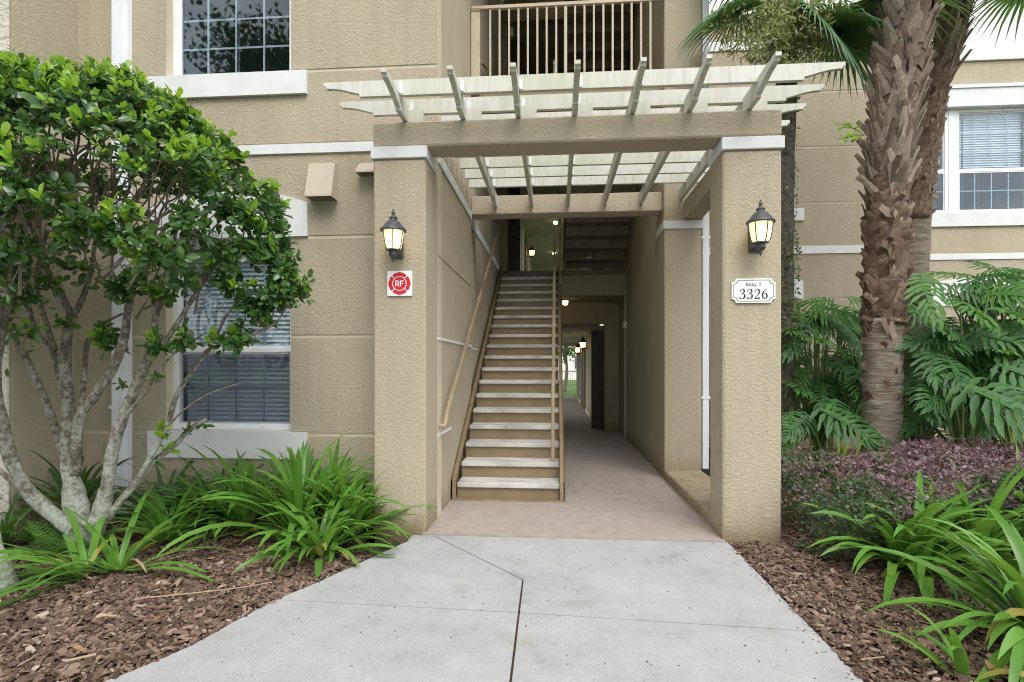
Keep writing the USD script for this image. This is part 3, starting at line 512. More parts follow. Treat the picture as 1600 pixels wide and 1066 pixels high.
part(H2, 'rail_tube', tube([[-0.03, 6.02, 0.352], [-0.03, 6.02, 0.80], [-0.03, 6.05, w2(6.05) - 0.06], [-0.025, 6.2, w2(6.2)], [-0.02, 10.6, w2(10.6)], [-0.02, 10.75, w2(10.65)], [-0.02, 10.8, 3.32]], 0.021, 10), 'rail_tan', smooth=50)
for y in (7.2, 8.4, 9.6):
    k = int((y - 5.67) / 0.28) + 1; part(H2, 'rail_post', tube([[-0.02, y, k * 0.1737 + 0.001], [-0.02, y, w2(y)]], 0.018, 8), 'rail_tan')
H3 = thing('handrail', 'dark tan guard posts and rail at the top of the lowest flight', 'handrail', (0.07, 10.6, 3.3))
for y, zt in ((10.66, 4.45), (9.9, 3.95)): part(H3, 'rail_post', box(0.062, 0.108, y - 0.022, y + 0.022, 2.9 if y < 10.5 else 3.301, zt, 0.003), 'tan_steel')
part(H3, 'rail_tube', tube([[0.085, 9.9, 3.95], [0.085, 10.66, 4.45], [0.2, 10.66, 4.45]], 0.02, 8), 'tan_steel')
part(H3, 'rail_tube', tube([[-1.06, 10.9, 4.4], [-1.06, 10.4, 4.2], [-1.1, 10.35, 4.15]], 0.02, 8), 'lamp_black')
H4 = thing('handrail', 'cream handrail of the upper flight seen through the balcony railing', 'handrail', (-0.02, 8.1, 4.95))
def w4(y): return 5.115 + (y - 8.1) * 0.589 + 0.82
part(H4, 'rail_tube', tube([[-0.02, 8.05, w4(8.05)], [-0.02, 10.6, w4(10.6)]], 0.02, 8), 'rail_cream')
for y in (8.2, 9.4, 10.5): part(H4, 'rail_post', tube([[-0.02, y, 4.95 + (y - 8.1) * 0.589 + 0.12], [-0.02, y, w4(y)]], 0.018, 8), 'rail_cream')
part(H4, 'rail_tube', tube([[-1.10, 7.7, 5.75], [-1.05, 7.75, 5.78], [-1.05, 8.2, 5.95], [-1.07, 10.4, 7.2]], 0.02, 8), 'tan_steel')
# balcony railing
BR = thing('balcony_railing', 'cream metal balcony railing of upright bars above the pergola', 'railing', (0.1, 6.97, 4.95))
part(BR, 'top_rail', box(-1.085, 1.36, 6.945, 6.995, 6.03, 6.075, 0.004), 'rail_cream')
part(BR, 'bottom_rail', box(-1.085, 1.36, 6.95, 6.988, 5.03, 5.065, 0.004), 'rail_cream')
part(BR, 'end_post', box(-1.09, -0.975, 6.93, 6.989, 4.952, 6.029, 0.004), 'rail_cream')
part(BR, 'post_cap', box(-1.096, -0.96, 6.925, 6.944, 5.99, 6.03), 'tan_steel')
for k in range(18):
    x = at(766 + 14.72 * k, 60, 6.97)[0]; w = 0.019 if k == 8 else 0.0125
    if x < 1.33: part(BR, 'baluster', box(x - w, x + w, 6.957, 6.981, 5.0655, 6.0295), 'rail_cream')

# ------------------------------------------------------------------ pergola
PG = thing('pergola', 'weathered white timber pergola over the entry beam', 'pergola', (0.1, 5.3, 3.48))
def beam_end(h, n=9):
    """Profile (s from the tip, z) of a beam's decorative end: a small blunt tip, then an ogee to the full depth."""
    a = [(0.0, h), (0.0, h - 0.028), (0.018, h - 0.034), (0.022, h - 0.05)]
    for t in np.linspace(0, 1, n): a.append((0.03 + 0.26 * t, h - 0.05 - (h - 0.075) * (0.5 - 0.5 * math.cos(math.pi * t * 0.5 * 1.25)) / (0.5 - 0.5 * math.cos(math.pi * 0.5 * 1.25)) ))
    a.append((0.30, 0.025)); a.append((0.302, 0.0))
    return a
RXS = [-1.275, -0.777, -0.31, 0.16, 0.63, 1.09, 1.565]
RZ, RH = 3.487, 0.135
for i, x in enumerate(RXS):
    y1 = 4.944 if i == 0 else (6.895 if i == 6 else 7.017)
    e = beam_end(RH); pr_ = [(3.93 + s * 1.25, RZ + z) for s, z in e] + [(y1, RZ), (y1, RZ + RH)]
    part(PG, 'rafter', yz(sg.Polygon(pr_).buffer(0), x - 0.021, x + 0.021), 'pergola_white')
PYS = [4.29 + 0.3245 * k for k in range(8)]
for k, y in enumerate(PYS):
    xl = -1.885 if k < 2 else (-1.05 if k > 1 else 0); e = beam_end(0.125); zb = 3.59
    P = [(2.19 - s, zb + z) for s, z in e][::-1]
    P = ([(xl + s, zb + z) for s, z in e] if k < 2 else [(xl, zb + 0.125), (xl, zb)]) + P
    slots = unary_union([sg.box(x - 0.0215, zb - 0.1, x + 0.0215, RZ + RH + 0.001) for i, x in enumerate(RXS) if (i > 0 or y < 4.93) and y < (7.0 if i < 6 else 6.9)])
    part(PG, 'purlin', xz(sg.Polygon(P).buffer(0).difference(slots), y - 0.019, y + 0.019), 'pergola_white')
    for x in RXS[1:] if k > 1 else RXS:
        part(PG, 'metal_bracket', [box(x + 0.022, x + 0.05, y - 0.026, y - 0.0195, 3.60, 3.685), box(x + 0.0215, x + 0.0255, y - 0.07, y - 0.0195, 3.60, 3.6215)], 'white_trim')
for i, x in enumerate(RXS):
    part(PG, 'blocking', box(x + 0.0215, x + 0.15, 4.53, 4.565, 3.4845, 3.595), 'pergola_white')

# ------------------------------------------------------------------ wall lanterns
def lantern(name, label, x, y, z, wall, glass='frosted', s=1.0, group=None, bulb=True):
    """wall: direction (x, y) towards the wall it hangs on; z: height of the middle of the glass."""
    L = thing(name, label, 'wall lamp', (x, y, z), group); c = (x, y, z); k = s; d = np.array([wall[0], wall[1], 0.0]); sd = np.array([-d[1], d[0], 0])
    def lt(nm, prof, m, sides=20, sm=40): return part(L, nm, lathe([(r * k, h * k) for r, h in prof], c, sides), m, smooth=sm)
    lt('glass_shade', [(0.0, -0.072), (0.05, -0.072), (0.063, -0.05), (0.073, 0.0), (0.079, 0.05), (0.082, 0.072), (0.0, 0.0725)], glass, 18)
    roof = lt('roof', [(0.0, 0.071), (0.1, 0.071), (0.104, 0.078), (0.101, 0.088), (0.086, 0.102), (0.066, 0.128), (0.048, 0.148), (0.03, 0.16), (0.028, 0.17), (0.033, 0.176), (0.03, 0.184), (0.016, 0.192), (0.013, 0.205), (0.0, 0.206)], 'lamp_black', 24)
    part(roof, 'finial', lathe([(r * k, h * k) for r, h in [(0.0, 0.204), (0.009, 0.206), (0.016, 0.216), (0.012, 0.228), (0.006, 0.236), (0.008, 0.241), (0.0, 0.25)]], c, 12), 'lamp_black', smooth=40)
    lt('base_cup', [(0.0, -0.071), (0.056, -0.071), (0.058, -0.078), (0.034, -0.086), (0.033, -0.1), (0.036, -0.112), (0.026, -0.128), (0.012, -0.137), (0.014, -0.146), (0.009, -0.16), (0.0, -0.175)], 'lamp_black', 18)
    for j in range(6):
        a = (j + 0.5) / 6 * 2 * math.pi + 0.25
        part(L, 'rib', tube([[x + r * k * math.cos(a), y + r * k * math.sin(a), z + h * k] for r, h in [(0.054, -0.072), (0.067, -0.05), (0.077, 0.0), (0.083, 0.05), (0.087, 0.073)]], 0.0042 * k, 5), 'lamp_black')
    e = np.array([x, y, z]) + d * 0.14 * k
    v, f = box(-0.045 * k, 0.045 * k, -0.011 * k, 0.011 * k, -0.12 * k, 0.09 * k, 0.006 * k)
    v = e - d * 0.0115 * k + v[:, :1] * sd + v[:, 1:2] * d + np.array([0, 0, 1]) * v[:, 2:]
    part(L, 'back_plate', (v, f), 'lamp_black')
    w0 = e - d * 0.02 * k; p = lambda t, h: w0 - d * t * k + np.array([0, 0, h * k])
    part(L, 'arm', tube([p(0, -0.085), p(0.05, -0.1), p(0.09, -0.09), p(0.118, -0.08)], 0.012 * k, 8, 8), 'lamp_black', smooth=50)
    return L
lx, lz = at(614.5, 376, 4.355)[0], at(614.5, 376, 4.355)[2]
lantern('wall_lantern', 'lit black wall lantern on the left entry post above the red and white sign', lx, 4.355, lz, (0, 1), 'lamp_glass', 1.04)
rx_, rz_ = at(1188.5, 364, 4.355)[0], at(1188.5, 364, 4.355)[2]
lantern('wall_lantern', 'lit black wall lantern on the right entry post above the house number', rx_, 4.355, rz_, (0, 1), 'lamp_glass', 1.04)
lantern('wall_lantern', 'nearer glowing lantern on the right wall of the ground floor corridor', 0.79, 15.8, 2.02, (1, 0), 'hall_lamp_glass', 1.1)
lantern('wall_lantern', 'farther glowing lantern on the right wall of the ground floor corridor', 0.79, 19.5, 1.98, (1, 0), 'hall_lamp_glass', 1.1)
lantern('wall_lantern', 'small glowing lantern on the upstairs corridor wall above the stair top', -0.75, 17.2, 5.0, (-1, 0), 'hall_lamp_glass', 1.1)
def ceiling_lamp(label, x, y, z):
    c = thing('ceiling_lamp', label, 'ceiling lamp', (x, y, z))
    part(c, 'canopy', lathe([(0.0, -0.001), (0.08, -0.001), (0.08, -0.03), (0.0, -0.031)], (x, y, z), 20), 'white_box')
    part(c, 'diffuser', lathe([(0.06, -0.0315), (0.06, -0.07), (0.045, -0.11), (0.0, -0.12)], (x, y, z), 20), 'ceiling_lamp_glass', smooth=60)
ceiling_lamp('small glowing ceiling lamp beside the stair stringer above the corridor mouth', 0.2, 11.3, 2.79)
ceiling_lamp('farther glowing ceiling lamp upstairs seen between the guard posts', -0.05, 20.0, 5.62)
ceiling_lamp('nearer glowing ceiling lamp upstairs right under the rear beam', 0.0, 15.7, 5.62)
ceiling_lamp('glowing ceiling lamp behind the balcony railing', 0.05, 11.3, 9.38)
ceiling_lamp('ceiling lamp glowing low behind the middle of the balcony railing', 0.05, 19.0, 8.92)

# ------------------------------------------------------------------ signs
fs = thing('fire_sign', 'square white sign with a red emblem and the letters RF on the left post', 'sign', (-1.3155, 4.5, 2.1075))
cx, cz, hs = -1.3155, 2.1075, 0.106
part(fs, 'plate', box(cx - hs, cx + hs, 4.486, 4.4995, cz - hs, cz + hs, 0.002), 'sign_white')
arms = []
for q in range(4):
    a = math.pi / 2 * q
    w = [(-0.058, 0.088), (-0.030, 0.083), (0.0, 0.098), (0.030, 0.083), (0.058, 0.088), (0.074, 0.072), (0.036, 0.030), (-0.036, 0.030), (-0.074, 0.072)]
    w = [(-0.052, 0.080), (0.0, 0.098), (0.052, 0.080), (0.060, 0.066), (0.028, 0.034), (-0.028, 0.034), (-0.060, 0.066)]
    arms.append(affinity.rotate(sg.Polygon(w), math.degrees(a), origin=(0, 0)))
disc = sg.Point(0, 0).buffer(0.055, 24)
em = unary_union(arms).difference(sg.Point(0, 0).buffer(0.0625, 24))
part(fs, 'emblem', xz(affinity.translate(unary_union([em, disc]), cx, cz), 4.4835, 4.4858), 'sign_red')
def text_on(parent, name, text, h, xc, zc, y, mat, bold=False, stretch=1.0):
    m = meshkit.text_mesh(text, h, 0.0012, bold); v = np.array(m.vertices); v[:, 0] *= stretch
    w0 = (v[:, 0].min() + v[:, 0].max()) / 2; h0 = (v[:, 1].min() + v[:, 1].max()) / 2
    return part(parent, name, (np.stack([v[:, 0] - w0 + xc, y - v[:, 2], v[:, 1] - h0 + zc], 1), np.array(m.faces)), mat)
text_on(fs, 'letters', 'RF', 0.046, cx, cz, 4.4832, 'sign_white', True)
ns = thing('number_sign', 'white plaque with notched corners reading Bldg. 2 3326 on the right post', 'sign', (1.59, 4.5, 2.017))
cx, cz = 1.5895, 2.0165
def notched(w, h, r):
    p = sg.box(-w, -h, w, h)
    for a in (-1, 1):
        for b in (-1, 1): p = p.difference(sg.Point(a * w, b * h).buffer(r, 12))
    return p
part(ns, 'plate', xz(affinity.translate(notched(0.17, 0.098, 0.032), cx, cz), 4.484, 4.4995), 'sign_white')
part(ns, 'border', xz(affinity.translate(notched(0.158, 0.086, 0.032).difference(notched(0.1545, 0.0825, 0.032)), cx, cz), 4.4825, 4.4838), 'sign_black')
def brush(path, n=40):
    p = np.asarray(path, float); s = spline(p, n)
    return unary_union([sg.Point(a[0], a[1]).buffer(max(a[2], 0.02), 8) for a in s] + [sg.LineString([s[i][:2], s[i + 1][:2]]).buffer(max(0.02, min(s[i][2], s[i + 1][2]))) for i in range(n - 1)])
G3 = unary_union([brush([(0.10, 0.76, .055), (0.14, 0.86, .035), (0.28, 0.97, .025), (0.44, 0.93, .06), (0.50, 0.78, .075), (0.42, 0.62, .04), (0.24, 0.53, .022)]), brush([(0.24, 0.53, .022), (0.44, 0.50, .04), (0.55, 0.32, .08), (0.46, 0.11, .07), (0.26, 0.02, .03), (0.10, 0.08, .05), (0.08, 0.15, .06)])])
G2 = unary_union([brush([(0.10, 0.70, .05), (0.14, 0.84, .03), (0.28, 0.96, .03), (0.46, 0.90, .06), (0.52, 0.70, .08), (0.42, 0.46, .05), (0.22, 0.22, .03), (0.08, 0.06, .03)]), sg.Polygon([(0.06, 0.0), (0.54, 0.0), (0.60, 0.24), (0.55, 0.24), (0.49, 0.13), (0.10, 0.13)])])
G6 = unary_union([brush([(0.55, 0.97, .02), (0.34, 0.86, .04), (0.17, 0.64, .065), (0.11, 0.36, .08), (0.17, 0.12, .06), (0.32, 0.02, .03), (0.48, 0.12, .06), (0.54, 0.31, .08), (0.47, 0.50, .06), (0.33, 0.57, .025), (0.19, 0.50, .03)])])
hgt, adv = 0.083, 0.058
for k, g in enumerate((G3, G3, G2, G6)):
    part(ns, 'digit', xz(affinity.translate(affinity.scale(g, hgt * 0.98, hgt, origin=(0, 0)), cx - 2 * adv + k * adv + 0.0025, cz - 0.068), 4.4825, 4.4838), 'sign_black')
text_on(ns, 'small_lettering', 'Bldg. 2', 0.026, cx, cz + 0.046, 4.4838, 'sign_black', False, 1.05)

# ------------------------------------------------------------------ vents, downspouts, small fittings
def vent(label, x0, x1, z0, z1, dt, db):
    vt = thing('wall_vent', label, 'vent', ((x0 + x1) / 2, 4.95, z0))
    prof = sg.Polygon([(4.9495, z1), (4.95 - dt, z1), (4.95 - db, z0 + 0.012), (4.95 - db, z0), (4.9495, z0)])
    inner = sg.Polygon([(4.9495, z1 - 0.02), (4.95 - dt + 0.006, z1 - 0.02), (4.95 - db + 0.006, z0 - 0.01), (4.9495, z0 - 0.01)])
    part(vt, 'hood', [yz(prof, x0, x0 + 0.004), yz(prof, x1 - 0.004, x1), yz(prof.difference(inner), x0 + 0.004, x1 - 0.004)], 'vent_cream')
    part(vt, 'dark_duct', box(x0 + 0.005, x1 - 0.005, 4.95 - db * 0.55, 4.9485, z0 + 0.03, z0 + 0.034), 'dark_gap')
    for k in range(7):
        xx = x0 + (x1 - x0) * (k + 0.5) / 7; part(vt, 'grille_bar', box(xx - 0.004, xx + 0.004, 4.95 - db + 0.012, 4.945, z0 + 0.004, z0 + 0.012), 'vent_cream')
    part(vt, 'flange', box(x0 - 0.012, x1 + 0.012, 4.9445, 4.9498, z0 - 0.02, z0 - 0.001), 'vent_cream')
vent('large cream hooded vent above the arched window head on the left wall', -2.297, -2.045, 2.965, 3.30, 0.06, 0.15)
vent('small cream vent hood tucked beside the left entry post', -1.83, -1.58, 3.185, 3.305, 0.02, 0.12)
def downspout(label, x, y, w, z0, z1, boot=False, d=0.075):
    ds = thing('downspout', label, 'downspout', (x, y, z0))
    part(ds, 'pipe', box(x - w / 2, x + w / 2, y - d, y, z0, z1, 0.006), 'downspout_white')
    for k in (-1, 1): part(ds, 'rib', box(x + k * w * 0.22 - 0.006, x + k * w * 0.22 + 0.006, y - d - 0.006, y - d + 0.0005, z0, z1, 0.002), 'downspout_white')
    for zz in (1.0, 3.0, 5.2): part(ds, 'strap', box(x - w / 2 - 0.02, x + w / 2 + 0.02, y - d - 0.0085, y - d - 0.0065, zz, zz + 0.03), 'downspout_white')
    if boot: part(ds, 'boot', lathe([(0.0, -0.12), (0.052, -0.12), (0.052, 0.02), (0.046, 0.03), (0.0, 0.03)], (x, y - d / 2, z0), 14), 'black_plastic')
downspout('white downspout on the left wall behind the shrub tree', -4.165, 4.949, 0.16, -0.1, 9.8)
downspout('slim white downspout at the outer corner behind the right post', 1.872, 6.985, 0.075, 0.1, 9.8, True)
jb = thing('junction_box', 'small white box on the right hall wall at the end of a white pipe', 'junction box', (1.36, 10.6, 2.2))
part(jb, 'box', box(1.30, 1.3695, 10.52, 10.62, 2.14, 2.27, 0.006), 'white_box')
part(jb, 'conduit', tube([[1.358, 10.69, 0.01], [1.358, 10.69, 2.78]], 0.011, 8), 'white_trim')
sp = thing('sprinkler', 'small black sprinkler riser behind the purple hedge next to the right post', 'sprinkler', (2.3, 5.4, 0))
pt = at(1251, 716, 5.6)
part(sp, 'riser', tube([[pt[0], 5.6, -0.05], [pt[0], 5.6, pt[2] - 0.02]], 0.012, 8), 'black_plastic')
part(sp, 'head', lathe([(0.0, -0.03), (0.022, -0.03), (0.024, 0.02), (0.018, 0.032), (0.0, 0.034)], (pt[0], 5.6, pt[2]), 12), 'black_plastic')
fx = thing('fence', 'dark metal fence across the lawn seen at the far end of the corridor', 'fence', (0.5, 36, 0))
for z in (0.15, 1.05): part(fx, 'rail', box(-6, 8, 35.98, 36.02, z - 0.02, z + 0.02), 'lamp_black')
for k in range(100): part(fx, 'picket', box(-6 + k * 0.14 - 0.008, -6 + k * 0.14 + 0.008, 35.96, 35.978, -0.1, 1.15), 'lamp_black')
fb = thing('far_building', 'pale building far behind the fence at the end of the corridor', 'building', (1, 60, 0))
part(fb, 'wall', box(-25, 25, 60, 70, -0.2, 9), 'far_wall')
for k in range(12):
    for zz in (1.0, 4.2):
        w = part(fb, 'window', box(-22 + k * 4, -20.6 + k * 4, 59.94, 59.999, zz, zz + 1.6), 'vinyl_white'); part(w, 'pane', box(-21.9 + k * 4, -20.7 + k * 4, 59.92, 59.939, zz + 0.1, zz + 1.5), 'room_dark')
part(fb, 'roof', yz(sg.Polygon([(59.2, 9.0), (65, 11.5), (70.8, 9.0)]), -25.6, 25.6), 'asphalt')

# ------------------------------------------------------------------ bark mulch
rng = np.random.default_rng(11)
import shapely
chip_v = np.array([[-.5, -.42, 0], [.1, -.5, .0], [.5, -.1, 0], [.35, .5, 0], [-.3, .46, 0], [-.45, -.3, .8], [.08, -.38, 1.0], [.4, -.06, .8], [.28, .4, 1.0], [-.26, .38, .8]])
chip_f = np.array([[5, 6, 7], [5, 7, 8], [5, 8, 9]] + [x for i in range(5) for x in ([i, (i + 1) % 5, 5 + (i + 1) % 5], [i, 5 + (i + 1) % 5, 5 + i])])
def chips(poly, n, seed, near=(0.0, 2.6), spread=1.5):
    r = np.random.default_rng(seed); x0, y0, x1, y1 = poly.bounds
    P = np.stack([r.uniform(x0, x1, n * 6), r.uniform(y0, y1, n * 6)], 1)
    d = np.hypot(P[:, 0] - near[0], P[:, 1] - near[1]); keep = (r.uniform(0, 1, len(P)) < np.exp(-np.maximum(d - 1.2, 0) / spread)) & shapely.contains_xy(poly, P[:, 0], P[:, 1])
    P = P[keep][:n]; m = len(P); z = bed_height(P[:, 0], P[:, 1]) + r.uniform(0.0, 0.022, m)
    a = r.uniform(0, 2 * np.pi, m); tl = r.normal(0, 0.35, (m, 2))
    ln = np.clip(r.lognormal(math.log(0.029), 0.55, m), 0.009, 0.10); wd = np.clip(ln * r.uniform(0.28, 0.75, m), 0.008, 0.04)
    return scatter(chip_v, chip_f, np.column_stack([P, z]), np.column_stack([np.cos(a), np.sin(a), tl[:, 0]]), np.column_stack([tl[:, 1], tl[:, 0] * 0.6, np.ones(m)]), np.column_stack([wd, ln, r.uniform(0.004, 0.011, m)]))
mulch = cat([chips(left_bed.intersection(sg.box(-6, 1.2, -1, 5)), 30000, 1, (-1.9, 3.0), 1.3), chips(right_bed.intersection(sg.box(1.3, 1.2, 6, 7)), 32000, 2, (1.9, 3.1), 1.4)])
solo('bark_mulch', mulch, 'bark_chip', 'reddish brown shredded bark mulch covering the planting beds', 'mulch', kind='stuff')
bits = np.random.default_rng(5)
bp = np.array([[1.39 - abs(bits.normal(0, 0.05)) if k % 2 else bits.uniform(-1.6, 1.38), bits.uniform(2.0, 4.45)] for k in range(230)])
a_ = bits.uniform(0, 6.28, 230)
solo('mulch_crumbs', scatter(chip_v, chip_f, np.column_stack([bp, np.full(230, -0.0115)]), np.column_stack([np.cos(a_), np.sin(a_), np.zeros(230)]), np.tile([0, 0, 1.0], (230, 1)), np.column_stack([bits.uniform(.003, .009, 230), bits.uniform(.005, .016, 230), np.full(230, .003)])), 'bark_chip', 'crumbs of bark strewn over the concrete walk and along its right edge', 'mulch', kind='stuff')
def stick(label, pts, r, mat='straw'): tag(solo('stick', tube(pts, r, 6, 14, 0.3, 3), mat), label, 'stick')
q = [atz(220, 938, 0.01), atz(300, 930, 0.015), atz(370, 922, 0.015), atz(425, 913, 0.012)]; stick('long pale dead stalk lying on the mulch beside the walk', [p + np.array([0, 0, 0.012]) for p in q], [0.004, 0.0025])
q = [atz(105, 1037, 0.01), atz(150, 1027, 0.01)]; stick('short pale stick on the mulch at the lower left corner', [p + np.array([0, 0, 0.014]) for p in q], 0.006)
q = [atz(1345, 1035, 0.01), atz(1382, 1031, 0.01)]; stick('short bleached twig on the mulch near the right edge of the walk', [p + np.array([0, 0, 0.014]) for p in q], 0.003)
def flat_leaf(label, u, v, ln, az, mat='dry_leaf', wd=0.5):
    p = atz(u, v, 0.02); s = np.linspace(0, 1, 7); w = wd * ln * np.sin(np.pi * s) ** 0.7 * 0.5; d = np.array([math.cos(az), math.sin(az), 0]); n = np.array([-d[1], d[0], 0])
    V = np.vstack([[p + d * (t - .5) * ln + n * k * ww + np.array([0, 0, 0.012 + 0.014 * abs(k) + 0.012 * math.sin(t * 5)]) for k in (-1, 0, 1)] for t, ww in zip(s, w)])
    F = [f for i in range(6) for k in (0, 1) for f in ([i * 3 + k, i * 3 + k + 1, i * 3 + k + 4], [i * 3 + k, i * 3 + k + 4, i * 3 + k + 3])]
    tag(solo('fallen_leaf', (V, np.array(F)), mat), label, 'leaf')
flat_leaf('orange fallen leaf on the mulch near the lower left corner', 122, 1022, 0.07, 0.3)
flat_leaf('tan curled fallen leaf between the arching straps at left', 165, 970, 0.11, 0.9, 'straw')
flat_leaf('fallen leaf with a rusty tint left of the walk edge', 248, 974, 0.06, 1.6)
flat_leaf('pale fallen leaf standing out on the mulch at lower left', 160, 1035, 0.07, 1.5, 'straw', 0.35)
flat_leaf('large brown fallen leaf at the lower right corner', 1560, 1050, 0.13, 0.4, 'dry_leaf', 0.7)
flat_leaf('small bleached fallen leaf on the mulch right of the walk', 1385, 1020, 0.05, 1.9, 'straw')

# ------------------------------------------------------------------ strap leaved plants
def blade(p, az, L, w, lean, bend, n=9, twist=0.0):
    s = np.linspace(0, 1, n); th = lean + bend * s ** 1.4; d = np.array([math.cos(az), math.sin(az), 0.0]); side0 = np.array([-d[1], d[0], 0.0])
    dl = L / (n - 1); c = np.zeros((n, 3)); c[0] = p
    for i in range(1, n):
        tm = (th[i] + th[i - 1]) / 2; c[i] = c[i - 1] + dl * (math.sin(tm) * d + math.cos(tm) * UP)
    c[:, 2] = np.maximum(c[:, 2], 0.0 + 0.01 * s); V = []
    for i in range(n):
        nrm = -math.cos(th[i]) * d + math.sin(th[i]) * UP; tw = twist * s[i]; sd = side0 * math.cos(tw) + nrm * math.sin(tw); nn = nrm * math.cos(tw) - side0 * math.sin(tw)
        ww = w * (0.62 + 0.38 * min(1, s[i] * 3)) * max(1 - s[i] ** 3.2, 0.0) ** 0.75 + 0.001; fold = 0.28 * (1 - 0.6 * s[i])
        V += [c[i] - sd * ww / 2 + nn * ww * fold * 0.5, c[i] - nn * ww * fold * 0.25, c[i] + sd * ww / 2 + nn * ww * fold * 0.5]
    F = [f for i in range(n - 1) for k in (0, 1) for f in ([i * 3 + k, i * 3 + k + 1, i * 3 + k + 4], [i * 3 + k, i * 3 + k + 4, i * 3 + k + 3])]
    return np.array(V), np.array(F)
def strap_plant(label, base, n, L, w, seed, mat='strap_leaf', lean=(0.05, 0.8), bend=(0.7, 1.9), az=None, name='strap_leaved_plant', group=None, r0=0.05, dead=1):
    r = np.random.default_rng(seed); t = thing(name, label, 'plant', base, group); base = np.asarray(base, float)
    for k in range(n):
        a = r.uniform(0, 2 * math.pi) if az is None else az[0] + r.uniform(-1, 1) * az[1]
        q = (k + 0.5) / n; ln = lean[0] + (lean[1] - lean[0]) * q ** 1.1 + r.normal(0, 0.06); o = r0 * q
        part(t, 'leaf', blade(base + np.array([math.cos(a) * o + r.normal(0, .012), math.sin(a) * o + r.normal(0, .012), -0.02]), a + r.normal(0, .25), L * r.uniform(0.72, 1.1), w * r.uniform(0.75, 1.12), max(ln, 0.0), r.uniform(*bend), 9, r.normal(0, 0.35)), mat, smooth=True)
    for k in range(max(1, n // 14)):
        a = r.uniform(0, 2 * math.pi); part(t, 'leaf', blade(base + np.array([r.normal(0, .02), r.normal(0, .02), -0.02]), a, L * r.uniform(.5, .9), w * .8, r.uniform(.3, 1.0), r.uniform(1.6, 2.6), 9, r.normal(0, .8)), 'yellow_leaf', 'yellowed leaf', smooth=True)
    for k in range(dead):
        a = r.uniform(0, 2 * math.pi); part(t, 'dead_leaf', blade(base + np.array([0, 0, -0.01]), a, L * 0.55, w * 0.4, 0.7, 1.6, 7, 0.5), 'straw', smooth=True)
    return t
gs = 'glossy strap leaved plants beside the entry'
def zb(u, v): p = atz(u, v, -0.01); return (p[0], p[1], -0.01)
strap_plant('big strap leaved clump nearest the left post, arching over the walk', zb(545, 842), 80, 0.73, 0.059, 21, lean=(0.05, 1.05))
strap_plant('tall strap leaved clump in front of the lower window sill', zb(468, 842), 86, 0.98, 0.061, 22, lean=(0.0, 0.9))
strap_plant('strap leaved clump at the left end of the dense row below the window', zb(385, 828), 62, 0.92, 0.061, 23, lean=(0.05, 1.0))
strap_plant('strap leaved clump squeezed between the left wall and the entry post', (-1.95, 4.6, -0.01), 53, 0.89, 0.054, 24, lean=(0.05, 0.9))
strap_plant('strap leaved clump at the bend of the walk edge, leaves touching the concrete', zb(500, 868), 50, 0.66, 0.053, 25, lean=(0.2, 1.15))
strap_plant('sparse long strap plant arching flat over the mulch below the shrub tree', zb(185, 893), 20, 0.86, 0.044, 26, lean=(0.55, 1.3), bend=(0.75, 1.5), r0=0.04, dead=3)
strap_plant('sparse strap plant with leaves running out of the left edge', zb(135, 903), 18, 0.9, 0.046, 27, lean=(0.6, 1.3), bend=(0.7, 1.4), az=(3.6, 1.3), dead=2)
strap_plant('strap leaved clump just right of the foot of the shrub tree', zb(262, 845), 44, 0.66, 0.046, 32, lean=(0.1, 1.0))
strap_plant('strap leaved clump between the shrub tree and the dense row, set back', zb(318, 822), 44, 0.72, 0.046, 33, lean=(0.1, 1.0))
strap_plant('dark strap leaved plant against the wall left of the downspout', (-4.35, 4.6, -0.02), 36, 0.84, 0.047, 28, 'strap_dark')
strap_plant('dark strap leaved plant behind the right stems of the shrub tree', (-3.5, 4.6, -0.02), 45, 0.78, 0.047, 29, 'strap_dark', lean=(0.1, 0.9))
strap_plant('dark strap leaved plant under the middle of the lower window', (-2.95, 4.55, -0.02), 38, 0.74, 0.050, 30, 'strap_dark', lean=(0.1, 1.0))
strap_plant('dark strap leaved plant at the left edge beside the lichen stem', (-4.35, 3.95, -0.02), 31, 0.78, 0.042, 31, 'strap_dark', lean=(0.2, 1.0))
strap_plant('strap leaved clump in front of the purple hedge, nearest the right post', zb(1398, 888), 46, 0.77, 0.059, 41, lean=(0.1, 1.05))
strap_plant('strap leaved clump with bright broad leaves in the middle of the right bed', zb(1440, 896), 52, 0.79, 0.064, 42, lean=(0.05, 1.0))
strap_plant('strap leaved clump at the right edge behind the nearest one', zb(1530, 885), 67, 0.90, 0.065, 43, lean=(0.05, 0.9))
strap_plant('strap leaved clump half out of the right edge against the hedge', zb(1600, 868), 62, 0.94, 0.065, 44, lean=(0.05, 0.95))
strap_plant('nearest strap leaved plant leaning in from the lower right corner', zb(1625, 1010), 46, 0.84, 0.059, 45, lean=(0.1, 1.1), az=(2.6, 1.5))
strap_plant('few pale strap leaves rising from the mulch at the lower right', zb(1510, 1062), 8, 0.47, 0.042, 46, lean=(0.0, 0.9), az=(2.9, 1.6), dead=0)
strap_plant('small yellow green strap tuft rising behind the purple hedge', (*at(1312, 740, 5.5)[:2], 0.25), 6, 0.5, 0.03, 47, 'young_leaf', lean=(0.02, 0.35), bend=(0.05, 0.5), dead=0)
strap_plant('tall yellow green strap tuft behind the right post', (*at(1230, 640, 6.2)[:2], 0.35), 6, 0.75, 0.035, 48, 'strap_leaf', lean=(0.02, 0.3), bend=(0.05, 0.4), dead=0)

